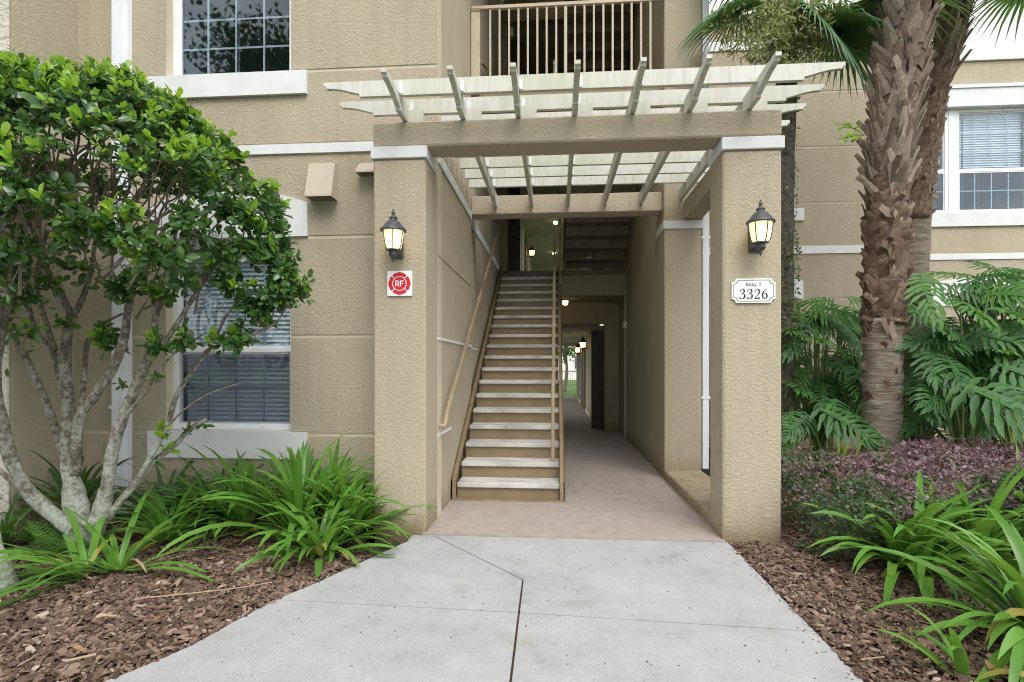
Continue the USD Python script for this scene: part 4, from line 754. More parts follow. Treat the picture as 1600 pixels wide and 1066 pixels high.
# ferns at the foot of the shrub tree
def frond_pinnate(p, az, L, lean, bend, npin=16, plen=0.3):
    n = npin; s = np.linspace(0, 1, n); th = lean + bend * s; d = np.array([math.cos(az), math.sin(az), 0.0]); sd = np.array([-d[1], d[0], 0.0]); c = np.zeros((n, 3)); c[0] = p
    for i in range(1, n): c[i] = c[i - 1] + L / (n - 1) * (math.sin(th[i]) * d + math.cos(th[i]) * UP)
    V, F = [], []
    for i in range(1, n):
        t = math.sin(th[i]) * d + math.cos(th[i]) * UP; l = L * plen * math.sin(math.pi * (0.12 + 0.88 * s[i]) ** 0.8) + 0.004; w = L / n * 0.42
        for k in (-1, 1):
            o = sd * k * 0.93 + t * 0.35; b = len(V)
            V += [c[i] - t * w * .5, c[i] + t * w * .5, c[i] + o * l * .5 + t * w, c[i] + o * l * .5 - t * w * .8, c[i] + o * l - UP * l * 0.15]; F += [[b, b + 1, b + 2], [b, b + 2, b + 3], [b + 3, b + 2, b + 4]]
    return np.array(V), np.array(F)
def fern(label, base, n, L, seed):
    r = np.random.default_rng(seed); t = thing('fern', label, 'fern', base)
    for k in range(n): part(t, 'frond', frond_pinnate(np.array(base), r.uniform(0, 6.28), L * r.uniform(.7, 1.1), r.uniform(0.2, 0.8), r.uniform(0.4, 1.2)), 'fern_leaf')
fern('small bright fern at the foot of the shrub tree, left side', (*atz(95, 868)[:2], 0.0), 14, 0.36, 61)
fern('small fern between the two lichen stems at left', (*atz(62, 850)[:2], 0.0), 12, 0.38, 62)
fern('tiny fern right against the base of the shrub tree', (*atz(150, 862)[:2], 0.0), 9, 0.28, 63)

# ------------------------------------------------------------------ the shrub tree at left
leaf_v = np.array([[0, 0, 0], [-.19, .24, .06], [0, .27, 0], [.19, .24, .06], [-.27, .56, .06], [0, .58, -.01], [.27, .56, .06], [-.19, .83, .02], [0, .85, -.05], [.19, .83, .02], [0, 1.0, -.1]])
leaf_f = np.array([[0, 2, 1], [0, 3, 2], [1, 2, 5], [1, 5, 4], [2, 3, 6], [2, 6, 5], [4, 5, 8], [4, 8, 7], [5, 6, 9], [5, 9, 8], [7, 8, 10], [8, 9, 10]])
TR = thing('shrub_tree', 'multi stemmed shrub tree with lichen covered stems and a clipped glossy green crown', 'tree', (*atz(130, 872)[:2], -0.05))
def stem(pts, rad, mat='lichen_bark', name='stem', n=None, seed=0, sides=10):
    P = [at(u, v, y) for u, v, y in pts]
    return part(TR, name, tube(P, rad, sides, n or max(8, len(pts) * 5), 0.25, seed), mat, smooth=True)
b0 = at(130, 880, 3.86); b0[2] = -0.08
part(TR, 'trunk', tube([b0 + [0, 0, -0.05], b0 + [0.0, 0, 0.06], at(126, 835, 3.86), at(118, 790, 3.88), at(112, 745, 3.9)], [0.125, 0.105, 0.1, 0.085, 0.05], 16, 22, 0.3, 4), 'lichen_bark', smooth=True)
part(TR, 'trunk', tube([b0 + [0.06, 0.03, -0.04], at(140, 850, 3.88), at(158, 800, 3.9), at(166, 765, 3.9)], [0.085, 0.075, 0.065, 0.05], 14, 16, 0.3, 8), 'lichen_bark', 'right hand trunk', smooth=True)
S = [([(122, 838, 3.84), (86, 806, 3.78), (45, 769, 3.7), (18, 720, 3.62), (2, 660, 3.55), (-8, 600, 3.5), (0, 520, 3.5), (20, 450, 3.55)], [0.06, 0.055, 0.05, 0.04, 0.032]),
     ([(88, 815, 3.9), (68, 790, 3.95), (35, 765, 3.98), (-4, 733, 4.0)], [0.035, 0.022]),
     ([(113, 800, 3.88), (109, 755, 3.9), (105, 700, 3.93), (107, 640, 3.95), (102, 580, 3.97), (104, 530, 3.97), (113, 492, 3.96)], [0.062, 0.055, 0.05, 0.045, 0.04]),
     ([(113, 496, 3.96), (92, 452, 3.9), (70, 415, 3.85), (55, 370, 3.8), (30, 320, 3.7)], [0.03, 0.022, 0.012]),
     ([(113, 496, 3.96), (128, 468, 3.97), (142, 425, 3.98), (148, 380, 3.98), (160, 320, 3.9)], [0.028, 0.02, 0.01]),
     ([(98, 705, 4.1), (80, 650, 4.15), (60, 600, 4.18), (38, 555, 4.2), (12, 518, 4.2), (-12, 495, 4.2)], [0.034, 0.03, 0.024]),
     ([(100, 610, 4.0), (88, 568, 4.02), (78, 542, 4.04), (57, 520, 4.06), (46, 487, 4.06), (43, 450, 4.04), (45, 400, 4.0), (35, 340, 3.95)], [0.032, 0.028, 0.022, 0.012]),
     ([(86, 548, 4.0), (70, 499, 4.0), (61, 469, 3.98), (57, 425, 3.95), (75, 360, 3.9)], [0.026, 0.022, 0.012]),
     ([(118, 740, 3.9), (124, 655, 3.86), (150, 616, 3.84), (180, 568, 3.82), (195, 520, 3.82), (201, 478, 3.84), (212, 430, 3.86), (230, 370, 3.85)], [0.045, 0.042, 0.036, 0.03, 0.014]),
     ([(127, 650, 3.95), (131, 590, 3.98), (137, 535, 4.0), (162, 506, 4.0), (192, 490, 4.0)], [0.024, 0.02, 0.008]),
     ([(158, 805, 3.9), (166, 770, 3.88), (176, 705, 3.84), (192, 652, 3.8), (212, 604, 3.76), (232, 560, 3.74), (240, 520, 3.75), (246, 480, 3.78), (262, 420, 3.8), (275, 360, 3.8)], [0.056, 0.05, 0.042, 0.034, 0.026, 0.014]),
     ([(232, 562, 3.74), (262, 528, 3.72), (298, 472, 3.72), (332, 420, 3.75), (360, 380, 3.78)], [0.028, 0.02, 0.008]),
     ([(188, 660, 3.8), (205, 640, 3.74), (228, 612, 3.7), (252, 575, 3.7), (280, 545, 3.72), (322, 520, 3.72)], [0.018, 0.012, 0.005]),
     ([(152, 830, 3.92), (186, 786, 3.94), (214, 753, 3.96), (240, 722, 3.98), (270, 698, 4.0), (300, 668, 4.02), (323, 656, 4.03)], [0.036, 0.03, 0.024, 0.02]),
     ([(215, 752, 3.95), (240, 705, 3.92), (260, 668, 3.9), (277, 616, 3.88), (306, 574, 3.86), (330, 543, 3.84), (348, 530, 3.82), (385, 526, 3.8), (430, 505, 3.78), (452, 470, 3.78)], [0.026, 0.022, 0.018, 0.012, 0.006]),
     ([(259, 669, 3.9), (285, 643, 3.86), (311, 624, 3.84), (337, 611, 3.82), (374, 599, 3.8)], [0.011, 0.008, 0.004]),
     ([(332, 542, 3.84), (350, 500, 3.8), (372, 470, 3.78), (400, 430, 3.8)], [0.013, 0.006]),
     ([(110, 712, 3.95), (90, 665, 4.25), (70, 620, 4.4)], [0.014, 0.006])]
for i, (p, r) in enumerate(S): stem(p, [q * .86 for q in r], seed=i * 3 + 1, name='stem' if len(p) > 3 else 'branch')
rng = np.random.default_rng(77)
# twigs fill the hollow underside of the crown
CC = at(150, 400, 3.85); CC = np.array([-3.85, 3.85, 2.22]); CR = np.array([1.86, 0.93, 1.43])
def crown_top(x, y):
    dx = np.abs(x - CC[0]) / CR[0]; dy = np.abs(y - CC[1]) / CR[1]; q = np.clip(1 - dx ** 2.0 - dy ** 2.4, 0, 1); return CC[2] + CR[2] * q ** 0.62
tw = []
for k in range(110):
    a = rng.uniform(0, 6.28); ra = math.sqrt(rng.uniform(0.02, 0.95)); x, y = CC[0] + CR[0] * ra * math.cos(a) * 0.93, CC[1] + CR[1] * ra * math.sin(a) * 0.9
    top = crown_top(x, y); e = np.array([x, y, top - rng.uniform(0.1, 0.5)]); s0 = np.array([CC[0] + (x - CC[0]) * rng.uniform(.5, .75), CC[1] + (y - CC[1]) * rng.uniform(.3, .7), max(1.8, e[2] - rng.uniform(.4, .9))])
    w_ = np.cumsum(rng.normal(0, .045, (5, 3)), 0); pts = [s0 + (e - s0) * t + w_[i] * (1 if i else 0) for i, t in enumerate(np.linspace(0, 1, 5))]; tw.append(tube(pts, [0.011, 0.007, 0.0035], 5, 11))
    for q in range(2):
        i = int(rng.integers(1, 4)); f = pts[i] + rng.normal(0, .14, 3) + [0, 0, .08]; tw.append(tube([pts[i], (pts[i] + f) / 2 + rng.normal(0, .025, 3), f], [0.005, 0.0025], 4, 5))
part(TR, 'twigs', cat(tw), 'twig', kind='stuff')
# sprays of leaves
pos, xd, nd, sc = [], [], [], []; ypos, yx, yn, ys = [], [], [], []
def spray(c, out, n, size, young):
    out = unit(out); t1 = unit(np.cross(out, [0.3, 0.2, 1.0])); t2 = np.cross(out, t1)
    for j in range(n):
        a = j * 2.4 + rng.uniform(0, 0.6); el = rng.uniform(0.25, 1.05) if not young else rng.uniform(0.7, 1.25)
        d = math.cos(el) * (math.cos(a) * t1 + math.sin(a) * t2) + math.sin(el) * out
        d = unit(d + rng.normal(0, .22, 3)); nn = out * math.cos(el) - (math.cos(a) * t1 + math.sin(a) * t2) * math.sin(el) + rng.normal(0, .38, 3) + np.array([0, 0, 0.25])
        L = size * np.clip(rng.lognormal(-.12, .3), .4, 1.45); p = c - out * rng.uniform(0, 0.05) + d * 0.008
        (ypos if young else pos).append(p); (yx if young else xd).append(d); (yn if young else nd).append(nn); (ys if young else sc).append((L * rng.uniform(.85, 1.15), L, L))
ns = 0
while ns < 2850:
    a = rng.uniform(0, 6.28); ra = math.sqrt(rng.uniform(0, 1.0)); x, y = CC[0] + CR[0] * ra * math.cos(a), CC[1] + CR[1] * ra * math.sin(a)
    top = float(crown_top(x, y)); dep = abs(rng.normal(0, 0.17)); z = top - dep
    g = meshkit.fbm(np.array([[x * 2.1, y * 2.1, z * 2.1]]), 3, 9)[0]
    if g < (0.425 if z < 2.7 else 0.34) + 0.3 * dep: continue
    sl = np.array([(x - CC[0]) / CR[0] ** 2, (y - CC[1]) / CR[1] ** 2, 0.55]); bump = (g - 0.5) * 0.42
    c = np.array([x, y, z]) + unit(sl) * bump
    if c[1] > 4.86: continue
    if c[1] < 3.75 and ((c[0] + 2.35) / .42) ** 2 + ((c[2] - 2.4) / .34) ** 2 < 1 and rng.uniform() > .1: continue
    if c[1] > 4.25 and c[2] < 2.95 and rng.uniform() > .15: continue
    out = unit(sl) + rng.normal(0, .28, 3)
    yg = dep < 0.12 and rng.uniform() < (0.6 if sl[1] < 0.3 else 0.25) and (z > 2.6 or rng.uniform() < .25)
    spray(c, out, int(rng.integers(5, 9)), rng.uniform(0.05, 0.078), False)
    if yg: spray(c + unit(out) * 0.04, out, int(rng.integers(4, 7)), rng.uniform(0.045, 0.066), True)
    ns += 1
# skirts of foliage hanging at the rim and tufts on the lower branches
def tuft(u, v, y, n, rad, young=0.15, size=0.066):
    c0 = at(u, v, y)
    for k in range(n):
        o = rng.normal(0, 1, 3); o = o / np.linalg.norm(o) * rad * rng.uniform(.3, 1) * np.array([1, .8, .8]); c = c0 + o
        if c[1] > 4.86: c[1] = 4.86 - rng.uniform(0, .1)
        spray(c, unit(o) + np.array([0, -.3, .6]), int(rng.integers(4, 8)), size * rng.uniform(.85, 1.15), rng.uniform() < young)
for u, v, y, n, rd in [(10, 310, 3.3, 34, .2), (70, 300, 3.2, 30, .2), (125, 345, 3.1, 26, .15), (105, 360, 3.3, 20, .14), (190, 335, 3.2, 18, .14), (180, 370, 3.2, 30, .15), (235, 385, 3.2, 32, .15), (320, 285, 3.4, 34, .18), (300, 345, 3.4, 34, .17), (372, 335, 3.6, 42, .16), (400, 385, 3.7, 46, .18), (350, 395, 3.6, 34, .17), (436, 415, 3.8, 46, .17),
                       (430, 460, 3.8, 45, .18), (400, 485, 3.8, 34, .15), (455, 450, 3.8, 40, .17), (365, 440, 3.7, 28, .16), (270, 400, 3.3, 24, .15), (290, 440, 3.6, 9, .1), (375, 530, 3.8, 20, .12), (345, 535, 3.8, 10, .09), (215, 440, 3.7, 20, .13), (185, 450, 3.7, 20, .12), (255, 455, 3.7, 18, .12), (160, 520, 3.9, 16, .12), (175, 540, 3.9, 9, .09), (245, 540, 3.7, 14, .11), (285, 530, 3.7, 16, .12), (30, 470, 3.6, 15, .13),
                       (15, 425, 3.5, 14, .13), (35, 520, 3.8, 8, .09), (100, 505, 3.9, 6, .07), (120, 415, 3.8, 10, .1), (75, 440, 3.8, 7, .09), (10, 380, 3.3, 18, .16)]:
    tuft(u, v, y, n, rd)
for u, v, y, n in [(258, 682, 3.9, 4), (250, 665, 3.9, 3), (240, 720, 3.96, 2), (262, 700, 3.97, 2)]: tuft(u, v, y, n, .03, .9, .06)
for u, v, y, n in [(318, 665, 4.03, 2), (290, 672, 4.0, 3), (190, 600, 3.8, 2), (245, 590, 3.7, 3)]: tuft(u, v, y, n, .03, 0, .06)
P = np.array(pos); X = np.array(xd); N = np.array(nd); SC = np.array(sc)
seen = np.linalg.norm(P - [0, 0, EYE], axis=1) / SC[:, 1] + np.where((P[:, 0] / np.maximum(P[:, 1], .1)) < -0.87, 1e3, 0) + np.where(P[:, 1] > 3.9, 60, 0)
near = np.argsort(seen)[:220]; rest = np.setdiff1d(np.arange(len(P)), near)
for k in near: part(TR, 'leaf', scatter(leaf_v, leaf_f, P[k:k + 1], X[k:k + 1], N[k:k + 1], SC[k:k + 1]), 'shrub_leaf', smooth=True)
part(TR, 'crown', scatter(leaf_v, leaf_f, P[rest], X[rest], N[rest], SC[rest]), 'shrub_leaf', kind='stuff', smooth=True)
part(TR, 'young_crown', scatter(leaf_v, leaf_f, ypos, yx, yn, ys), 'young_leaf', 'bright yellow green young leaves over the crown', kind='stuff', smooth=True)
T2 = thing('shrub_tree', 'pale lichen covered stem of a second shrub at the left edge of the picture', 'tree', (*atz(-5, 912)[:2], -0.05))
q0 = atz(0, 915); part(T2, 'trunk', tube([q0 + [0.02, 0, -0.08], q0 + [-0.02, 0, 0.1], q0 + [-0.12, 0, 0.45], q0 + [-0.2, 0, 1.1], q0 + [-0.3, 0.1, 2.0]], [0.1, 0.075, 0.06, 0.05, 0.03], 12, 18, .25, 5), 'lichen_bark', smooth=True)
lr = np.random.default_rng(8); lp = q0 + np.array([-0.3, 0.1, 2.1]) + lr.normal(0, .25, (600, 3)); part(T2, 'crown', scatter(leaf_v, leaf_f, lp, lr.normal(0, 1, (600, 3)), lr.normal(0, 1, (600, 3)) + [0, 0, 1], np.full(600, .07)), 'shrub_leaf', kind='stuff')

# ------------------------------------------------------------------ purple hedge
hr = np.random.default_rng(91)
HG = thing('purple_hedge', 'low clipped hedge of small purple pink and green leaves right of the entry', 'hedge', (2.9, 4.7, 0))
small_v = np.array([[0, 0, 0], [-.3, .45, .06], [.3, .45, .06], [0, 1, 0]]); small_f = np.array([[0, 2, 1], [1, 2, 3]])
def hedge_leaves(n, purple):
    x = hr.uniform(1.86, 6.2, n); t = hr.uniform(0, 1, n); yf = 4.12 + 0.10 * np.sin(x * 2.3) - 0.02 * (x - 2); dep = 1.25
    edge_ = np.clip((x - 1.84) / 0.28, 0, 1) ** 0.5
    top = (0.46 + 0.2 * meshkit.fbm(np.stack([x * 2.6, t * 4, x * 0], 1), 3, 3) + 0.06 * np.clip(x - 2, 0, 2)) * (0.72 + 0.28 * edge_)
    u = hr.uniform(0, 1, n); onTop = u < 0.5
    y = np.where(onTop, yf + dep * t, yf + 0.16 * (1 - np.clip(hr.uniform(0, 1, n), 0, 1) ** 2)); zz = hr.uniform(0, 1, n)
    z = np.where(onTop, top - 0.07 * (1 - t) ** 4 + hr.normal(0, .02, n), zz * top * 0.99)
    y = np.where(onTop, y, yf - 0.02 + 0.14 * (zz - .55) ** 2 * 2 + hr.normal(0, .03, n) + 0.09 * zz ** 6)
    y += (1 - edge_) * 0.35; p = np.stack([x, y, z], 1)
    nz = meshkit.fbm(p * np.array([3.2, 3.2, 5.0]), 3, 12) + (z - 0.36) * 0.75 + (x - 2.6) * .05
    keep = (nz > 0.5) if purple else (nz < 0.6)
    keep &= meshkit.fbm(p * 8, 2, 4) > 0.42
    p = p[keep]; m = len(p); outn = np.stack([hr.normal(0, .5, m) - (1 - edge_[keep]), np.where(onTop[keep], -.15, -.9) + hr.normal(0, .4, m), np.where(onTop[keep], .9, .35) + hr.normal(0, .4, m)], 1)
    return scatter(small_v, small_f, p, hr.normal(0, 1, (m, 3)) * [1, .7, .5] + outn * 0.6, outn, np.clip(hr.lognormal(math.log(.03), .3, m), .014, .055))
part(HG, 'purple_foliage', hedge_leaves(40000, True), 'purple_leaf', kind='stuff')
part(HG, 'green_foliage', hedge_leaves(40000, False), 'hedge_green', kind='stuff')
# the dark twiggy inside
xs = np.linspace(2.05, 6.1, 30); tws = []
for k in range(420):
    x = hr.uniform(1.98, 6.1); y = hr.uniform(4.3, 5.2); s_ = np.array([x, y, -0.05]); e = s_ + np.array([hr.normal(0, .16), hr.normal(0, .14), hr.uniform(.3, .52)]); x > 2.15 and tws.append(tube([s_, (s_ + e) / 2 + hr.normal(0, .03, 3), e], [.007, .003], 4, 5))
part(HG, 'twigs', cat(tws), 'twig', kind='stuff')
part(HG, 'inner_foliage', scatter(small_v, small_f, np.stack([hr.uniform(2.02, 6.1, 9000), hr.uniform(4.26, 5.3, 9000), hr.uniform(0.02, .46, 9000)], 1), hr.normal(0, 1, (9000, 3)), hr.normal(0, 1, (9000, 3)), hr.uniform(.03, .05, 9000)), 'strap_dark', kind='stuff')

# ------------------------------------------------------------------ split leaved philodendrons
def split_leaf(p, dirn, normal, L, seed, droop=0.35):
    """A deeply cut leaf: midrib from p along dirn, lobes to both sides, drooping towards its tip."""
    r = np.random.default_rng(seed); d = unit(dirn); nr = unit(np.asarray(normal, float) - d * np.dot(normal, d)); sd = np.cross(d, nr)
    def mid(s): return p + d * (L * s) - nr * 0.0 + np.array([0, 0, -1.0]) * droop * L * s * s * 0.6
    V, F = [], []
    def strip(c, hw, up, twv):
        b = len(V); n = len(c)
        for i in range(n):
            V.extend([c[i] - twv[i] * hw[i] + up[i] * hw[i] * .25, c[i], c[i] + twv[i] * hw[i] + up[i] * hw[i] * .25])
        for i in range(n - 1):
            for k in (0, 1):
                a = b + i * 3 + k; F.extend([[a, a + 1, a + 4], [a, a + 4, a + 3]])
    s = np.linspace(-0.02, 1, 12); c = np.array([mid(t) for t in s]); hw = L * (0.03 + 0.04 * np.sin(np.pi * np.clip(s, 0, 1)) ** .7); hw[-1] = 0.003
    strip(c, hw, np.tile(nr, (12, 1)), np.tile(sd, (12, 1)))
    nl = 11
    for side in (-1, 1):
        for i in range(nl):
            t = 0.0 + 0.93 * (i + r.uniform(-.12, .12)) / (nl - 1); t = max(t, 0.0)
            ang = math.radians(118 - 88 * (i / (nl - 1)) ** 0.85 + r.normal(0, 4)); ll = L * (0.36 + 0.16 * math.sin(math.pi * min(1, (i + 0.6) / (nl - 1)) ** 0.9)) * r.uniform(.88, 1.08)
            if i == 0: ll *= 0.75
            n = 7; q = np.linspace(0, 1, n); c0 = mid(t); pts, hws, tws, ups = [c0 + 0], [], [], []
            cur = c0; wav = r.uniform(0, 6.28)
            for k in range(1, n):
                a2 = ang - 0.55 * q[k]; step = ll / (n - 1); dd = math.cos(a2) * d + math.sin(a2) * sd * side
                cur = cur + dd * step + nr * (0.16 * math.cos(q[k] * 3.0) - 0.1) * step + np.array([0, 0, -1.0]) * step * 0.28 * q[k] + nr * math.sin(wav + 9 * q[k]) * step * .22; pts.append(cur)
            pts = np.array(pts); tg = unit(np.gradient(pts, axis=0))
            for k in range(n):
                hws.append(L * (0.013 + 0.024 * math.sin(math.pi * (0.12 + 0.86 * q[k])) ** .8) * (1 + .4 * math.sin(wav + 12 * q[k])))
                tws.append(unit(np.cross(tg[k], nr))); ups.append(nr)
            hws[-1] = 0.003; strip(pts, hws, ups, tws)
    return np.array(V), np.array(F)
def philodendron(label, base, leaves, seed, mat='philodendron_leaf', extra=(0, 0, 0, 0, 0, 0, 0)):
    er = np.random.default_rng(seed + 900); n_, u0, u1, v0, v1, y0, y1 = extra
    leaves = list(leaves) + [(er.uniform(u0, u1), er.uniform(v0, v1), er.uniform(y0, y1), er.uniform(3.3, 6.1), er.uniform(-.7, .15), er.uniform(.5, .75), br if er.uniform() < .25 else None) for _ in range(n_)]
    t = thing('philodendron', label, 'plant', base); r = np.random.default_rng(seed); base = np.array(base, float)
    part(t, 'trunk', tube([base + [0, 0, -.1], base + [.02, 0, .12], base + [0, .03, .3]], [.09, .075, .05], 10, 9, .4, seed), 'palm_fibre', smooth=True)
    for k, (u, v, y, az, pitch, L, m) in enumerate(leaves):
        p = at(u, v, y); d = np.array([math.cos(az) * math.cos(pitch), math.sin(az) * math.cos(pitch), math.sin(pitch)])
        nr = np.array([0, -0.75, 0.75]) + r.normal(0, .15, 3); s0 = base + [r.normal(0, .03), r.normal(0, .03), .25]; md = s0 * 0.45 + p * 0.55 + np.array([0, 0, .22])
        lf = part(t, 'leaf', split_leaf(p, d, nr, L * .7, seed * 50 + k), m or mat, smooth=True)
        part(lf, 'petiole', tube([s0, md, p - d * 0.0], [.016, .011, .008], 6, 9), 'petiole', smooth=True)
E_, W_ = 0.0, math.pi
br = 'philodendron_bright'
philodendron('split leaved philodendron crowding behind the right post, left of the palm', (3.35, 7.2, -0.05),
    [(1262, 512, 7.0, 3.6, -.15, .62, None), (1300, 500, 7.2, 5.6, -.1, .6, None), (1330, 470, 7.6, 0.4, .1, .55, br), (1300, 470, 7.8, 2.6, .1, .55, br), (1250, 575, 6.8, 3.9, -.4, .6, None), (1300, 560, 6.8, 5.0, -.5, .66, None), (1330, 540, 6.9, 5.9, -.2, .6, None), (1345, 590, 6.9, 5.7, -.5, .58, None), (1235, 540, 6.9, 4.3, -.6, .55, None), (1285, 600, 6.7, 4.4, -.7, .6, None), (1255, 500, 7.6, 2.8, .2, .6, None), (1320, 515, 7.4, 4.6, -.3, .6, br),
     (1240, 610, 6.9, 4.0, -.5, .55, None), (1335, 620, 6.8, 5.2, -.6, .55, None)], 3, extra=(40, 1228, 1350, 480, 670, 6.5, 7.7))
philodendron('low spreading philodendron in front of the palm foot, behind the hedge', (3.0, 6.2, -0.05),
    [(1283, 640, 6.0, 5.75, -.42, .85, None), (1262, 650, 6.1, 3.6, -.4, .55, None), (1300, 625, 6.2, 4.4, -.5, .6, None), (1345, 655, 6.2, 5.9, -.5, .5, None), (1240, 690, 6.0, 4.0, -.3, .45, None), (1235, 655, 6.2, 3.2, -.2, .5, None)], 4)
philodendron('huge split leaved philodendron with a stubby trunk right of the palm', (4.25, 6.0, 0.0),
    [(1505, 602, 5.2, 5.35, -.35, 1.0, None), (1440, 430, 5.9, 4.6, -1.0, .66, br), (1478, 610, 5.6, 3.7, -.2, .55, None), (1470, 520, 5.9, 3.3, -.1, .6, None), (1520, 520, 5.8, 5.6, -.2, .75, None), (1560, 570, 5.4, 5.9, -.35, .85, None), (1545, 460, 6.2, 5.5, 0, .7, br), (1590, 520, 5.7, 6.1, -.2, .7, None), (1500, 470, 6.0, 4.6, -.4, .7, br), (1480, 560, 5.7, 4.5, -.6, .6, None), (1590, 610, 5.3, 5.2, -.5, .8, None), (1450, 640, 5.9, 3.5, -.5, .45, None)], 5, extra=(22, 1440, 1600, 470, 620, 5.7, 6.4))
philodendron('tall philodendron at the right edge with bright leaves against the far wall', (5.8, 7.4, 0.0),
    [(1510, 430, 7.2, 1.9, .35, .85, br), (1580, 430, 7.0, 0.6, .3, .85, br), (1560, 440, 6.8, 5.2, -.2, .8, br), (1480, 445, 7.1, 3.0, .15, .75, br), (1600, 470, 6.8, 5.0, -.3, .8, None), (1520, 460, 6.9, 4.2, -.3, .75, br), (1620, 430, 7.0, 0.1, .2, .8, br), (1450, 480, 7.0, 3.4, -.1, .7, None), (1575, 500, 6.8, 4.7, -.5, .75, None), (1500, 500, 6.9, 4.3, -.5, .7, None), (1545, 420, 7.6, 1.2, .5, .8, None), (1610, 540, 6.7, 5.0, -.5, .8, None)], 6, extra=(36, 1450, 1610, 430, 600, 6.5, 7.4))
philodendron('dark philodendron behind the palm trunk, low in the shade', (4.6, 8.0, -0.05),
    [(1405, 560, 7.6, 3.4, -.2, .6, None), (1420, 600, 7.5, 4.6, -.5, .6, None), (1440, 560, 7.6, 5.6, -.2, .6, None), (1350, 560, 7.8, 3.2, 0, .6, None), (1380, 520, 7.9, 2.6, .2, .6, None), (1460, 600, 7.4, 5.5, -.4, .6, None), (1400, 640, 7.3, 4.4, -.5, .6, None), (1450, 660, 7.2, 4.8, -.5, .55, None), (1480, 640, 7.2, 5.2, -.4, .6, None)], 7, extra=(18, 1400, 1500, 530, 660, 7.1, 7.9))
philodendron('philodendron at the foot of the far wall, almost hidden by the larger ones', (7.2, 9.0, -0.05),
    [(1490, 560, 8.6, 4.6, -.3, .7, None), (1540, 540, 8.6, 5.0, -.2, .75, None), (1590, 560, 8.5, 4.8, -.3, .75, None), (1560, 600, 8.3, 4.6, -.5, .7, None), (1510, 610, 8.2, 4.2, -.5, .7, None), (1600, 640, 8.1, 4.8, -.5, .7, None), (1530, 660, 7.9, 4.6, -.5, .7, None)], 8, extra=(24, 1470, 1610, 500, 680, 7.6, 8.6))

# ------------------------------------------------------------------ palms
def fan_frond(p, dirn, pet, Lf, seed, droop=0.5, nseg=44):
    r = np.random.default_rng(seed); d = unit(dirn); sd = unit(np.cross(d, [0, 0, 1.0]) if abs(d[2]) < .97 else [1, 0, 0]); nr = np.cross(sd, d)
    h = p + d * pet + np.array([0, 0, -1]) * pet * .08; ptv = tube([p, (p + h) / 2 + nr * .03, h], [.016, .009], 5, 6); V, F = [], []
    for k in range(nseg):
        a = math.radians(-150 + 300 * (k + .5) / nseg); ll = Lf * (0.62 + 0.38 * math.cos(a / 2) ** 1.2) * r.uniform(.93, 1.05); n = 6
        q = np.linspace(0, 1, n); dd = math.cos(a) * d + math.sin(a) * sd; b = len(V); side = np.cross(dd, nr)
        for i in range(n):
            dr = droop * max(q[i] - .35, 0) ** 2 * ll * (1.2 + r.uniform(-.1, .3)); c = h + dd * ll * q[i] + np.array([0, 0, -1]) * dr + nr * .10 * ll * abs(math.sin(a)) * q[i]
            w = ll * 0.030 * (0.35 + 1.6 * q[i] if q[i] < .4 else 1.0 * (1 - ((q[i] - .4) / .6) ** 1.3) + .02); up = nr * w * .7 * (1 if i % 1 == 0 else 0)
            V.extend([c - side * w, c + up, c + side * w])
        for i in range(n - 1):
            for j in (0, 1):
                x = b + i * 3 + j; F.extend([[x, x + 1, x + 4], [x, x + 4, x + 3]])
    return ptv, (np.array(V), np.array(F))
def palm_crown(t, top, n, seed, L=(0.75, 1.0), pet=(0.7, 1.1), low=-0.6, fixed=()):
    r = np.random.default_rng(seed); L0 = [(r.uniform(0, 6.28), r.uniform(low, 1.2), r.uniform(*pet), r.uniform(*L)) for _ in range(n)] + list(fixed)
    for k, (a, e, pe, l) in enumerate(L0):
        d = np.array([math.cos(a) * math.cos(e), math.sin(a) * math.cos(e), math.sin(e)]); s, m = fan_frond(top + r.normal(0, .05, 3), d, pe, l, seed * 40 + k, r.uniform(.4, .8))
        f = part(t, 'frond', m, 'palm_frond'); part(f, 'petiole', s, 'petiole')
boot_v = np.array([[-.5, 0, 0], [.5, 0, 0], [.38, .45, .10], [-.38, .45, .10], [.24, 1, .52], [-.24, 1, .52], [-.5, 0, -.25], [.5, 0, -.25], [.36, .45, -.10], [-.36, .45, -.10], [.2, .97, .40], [-.2, .97, .40], [0, 0, .12], [0, .45, .2], [0, 1.0, .58]])
boot_f = np.array([[0, 12, 13], [0, 13, 3], [12, 1, 2], [12, 2, 13], [3, 13, 14], [3, 14, 5], [13, 2, 4], [13, 4, 14], [7, 6, 9], [7, 9, 8], [8, 9, 11], [8, 11, 10], [1, 7, 8], [1, 8, 2], [2, 8, 10], [2, 10, 4], [6, 0, 3], [6, 3, 9], [9, 3, 5], [9, 5, 11], [5, 14, 11], [14, 10, 11], [14, 4, 10]])
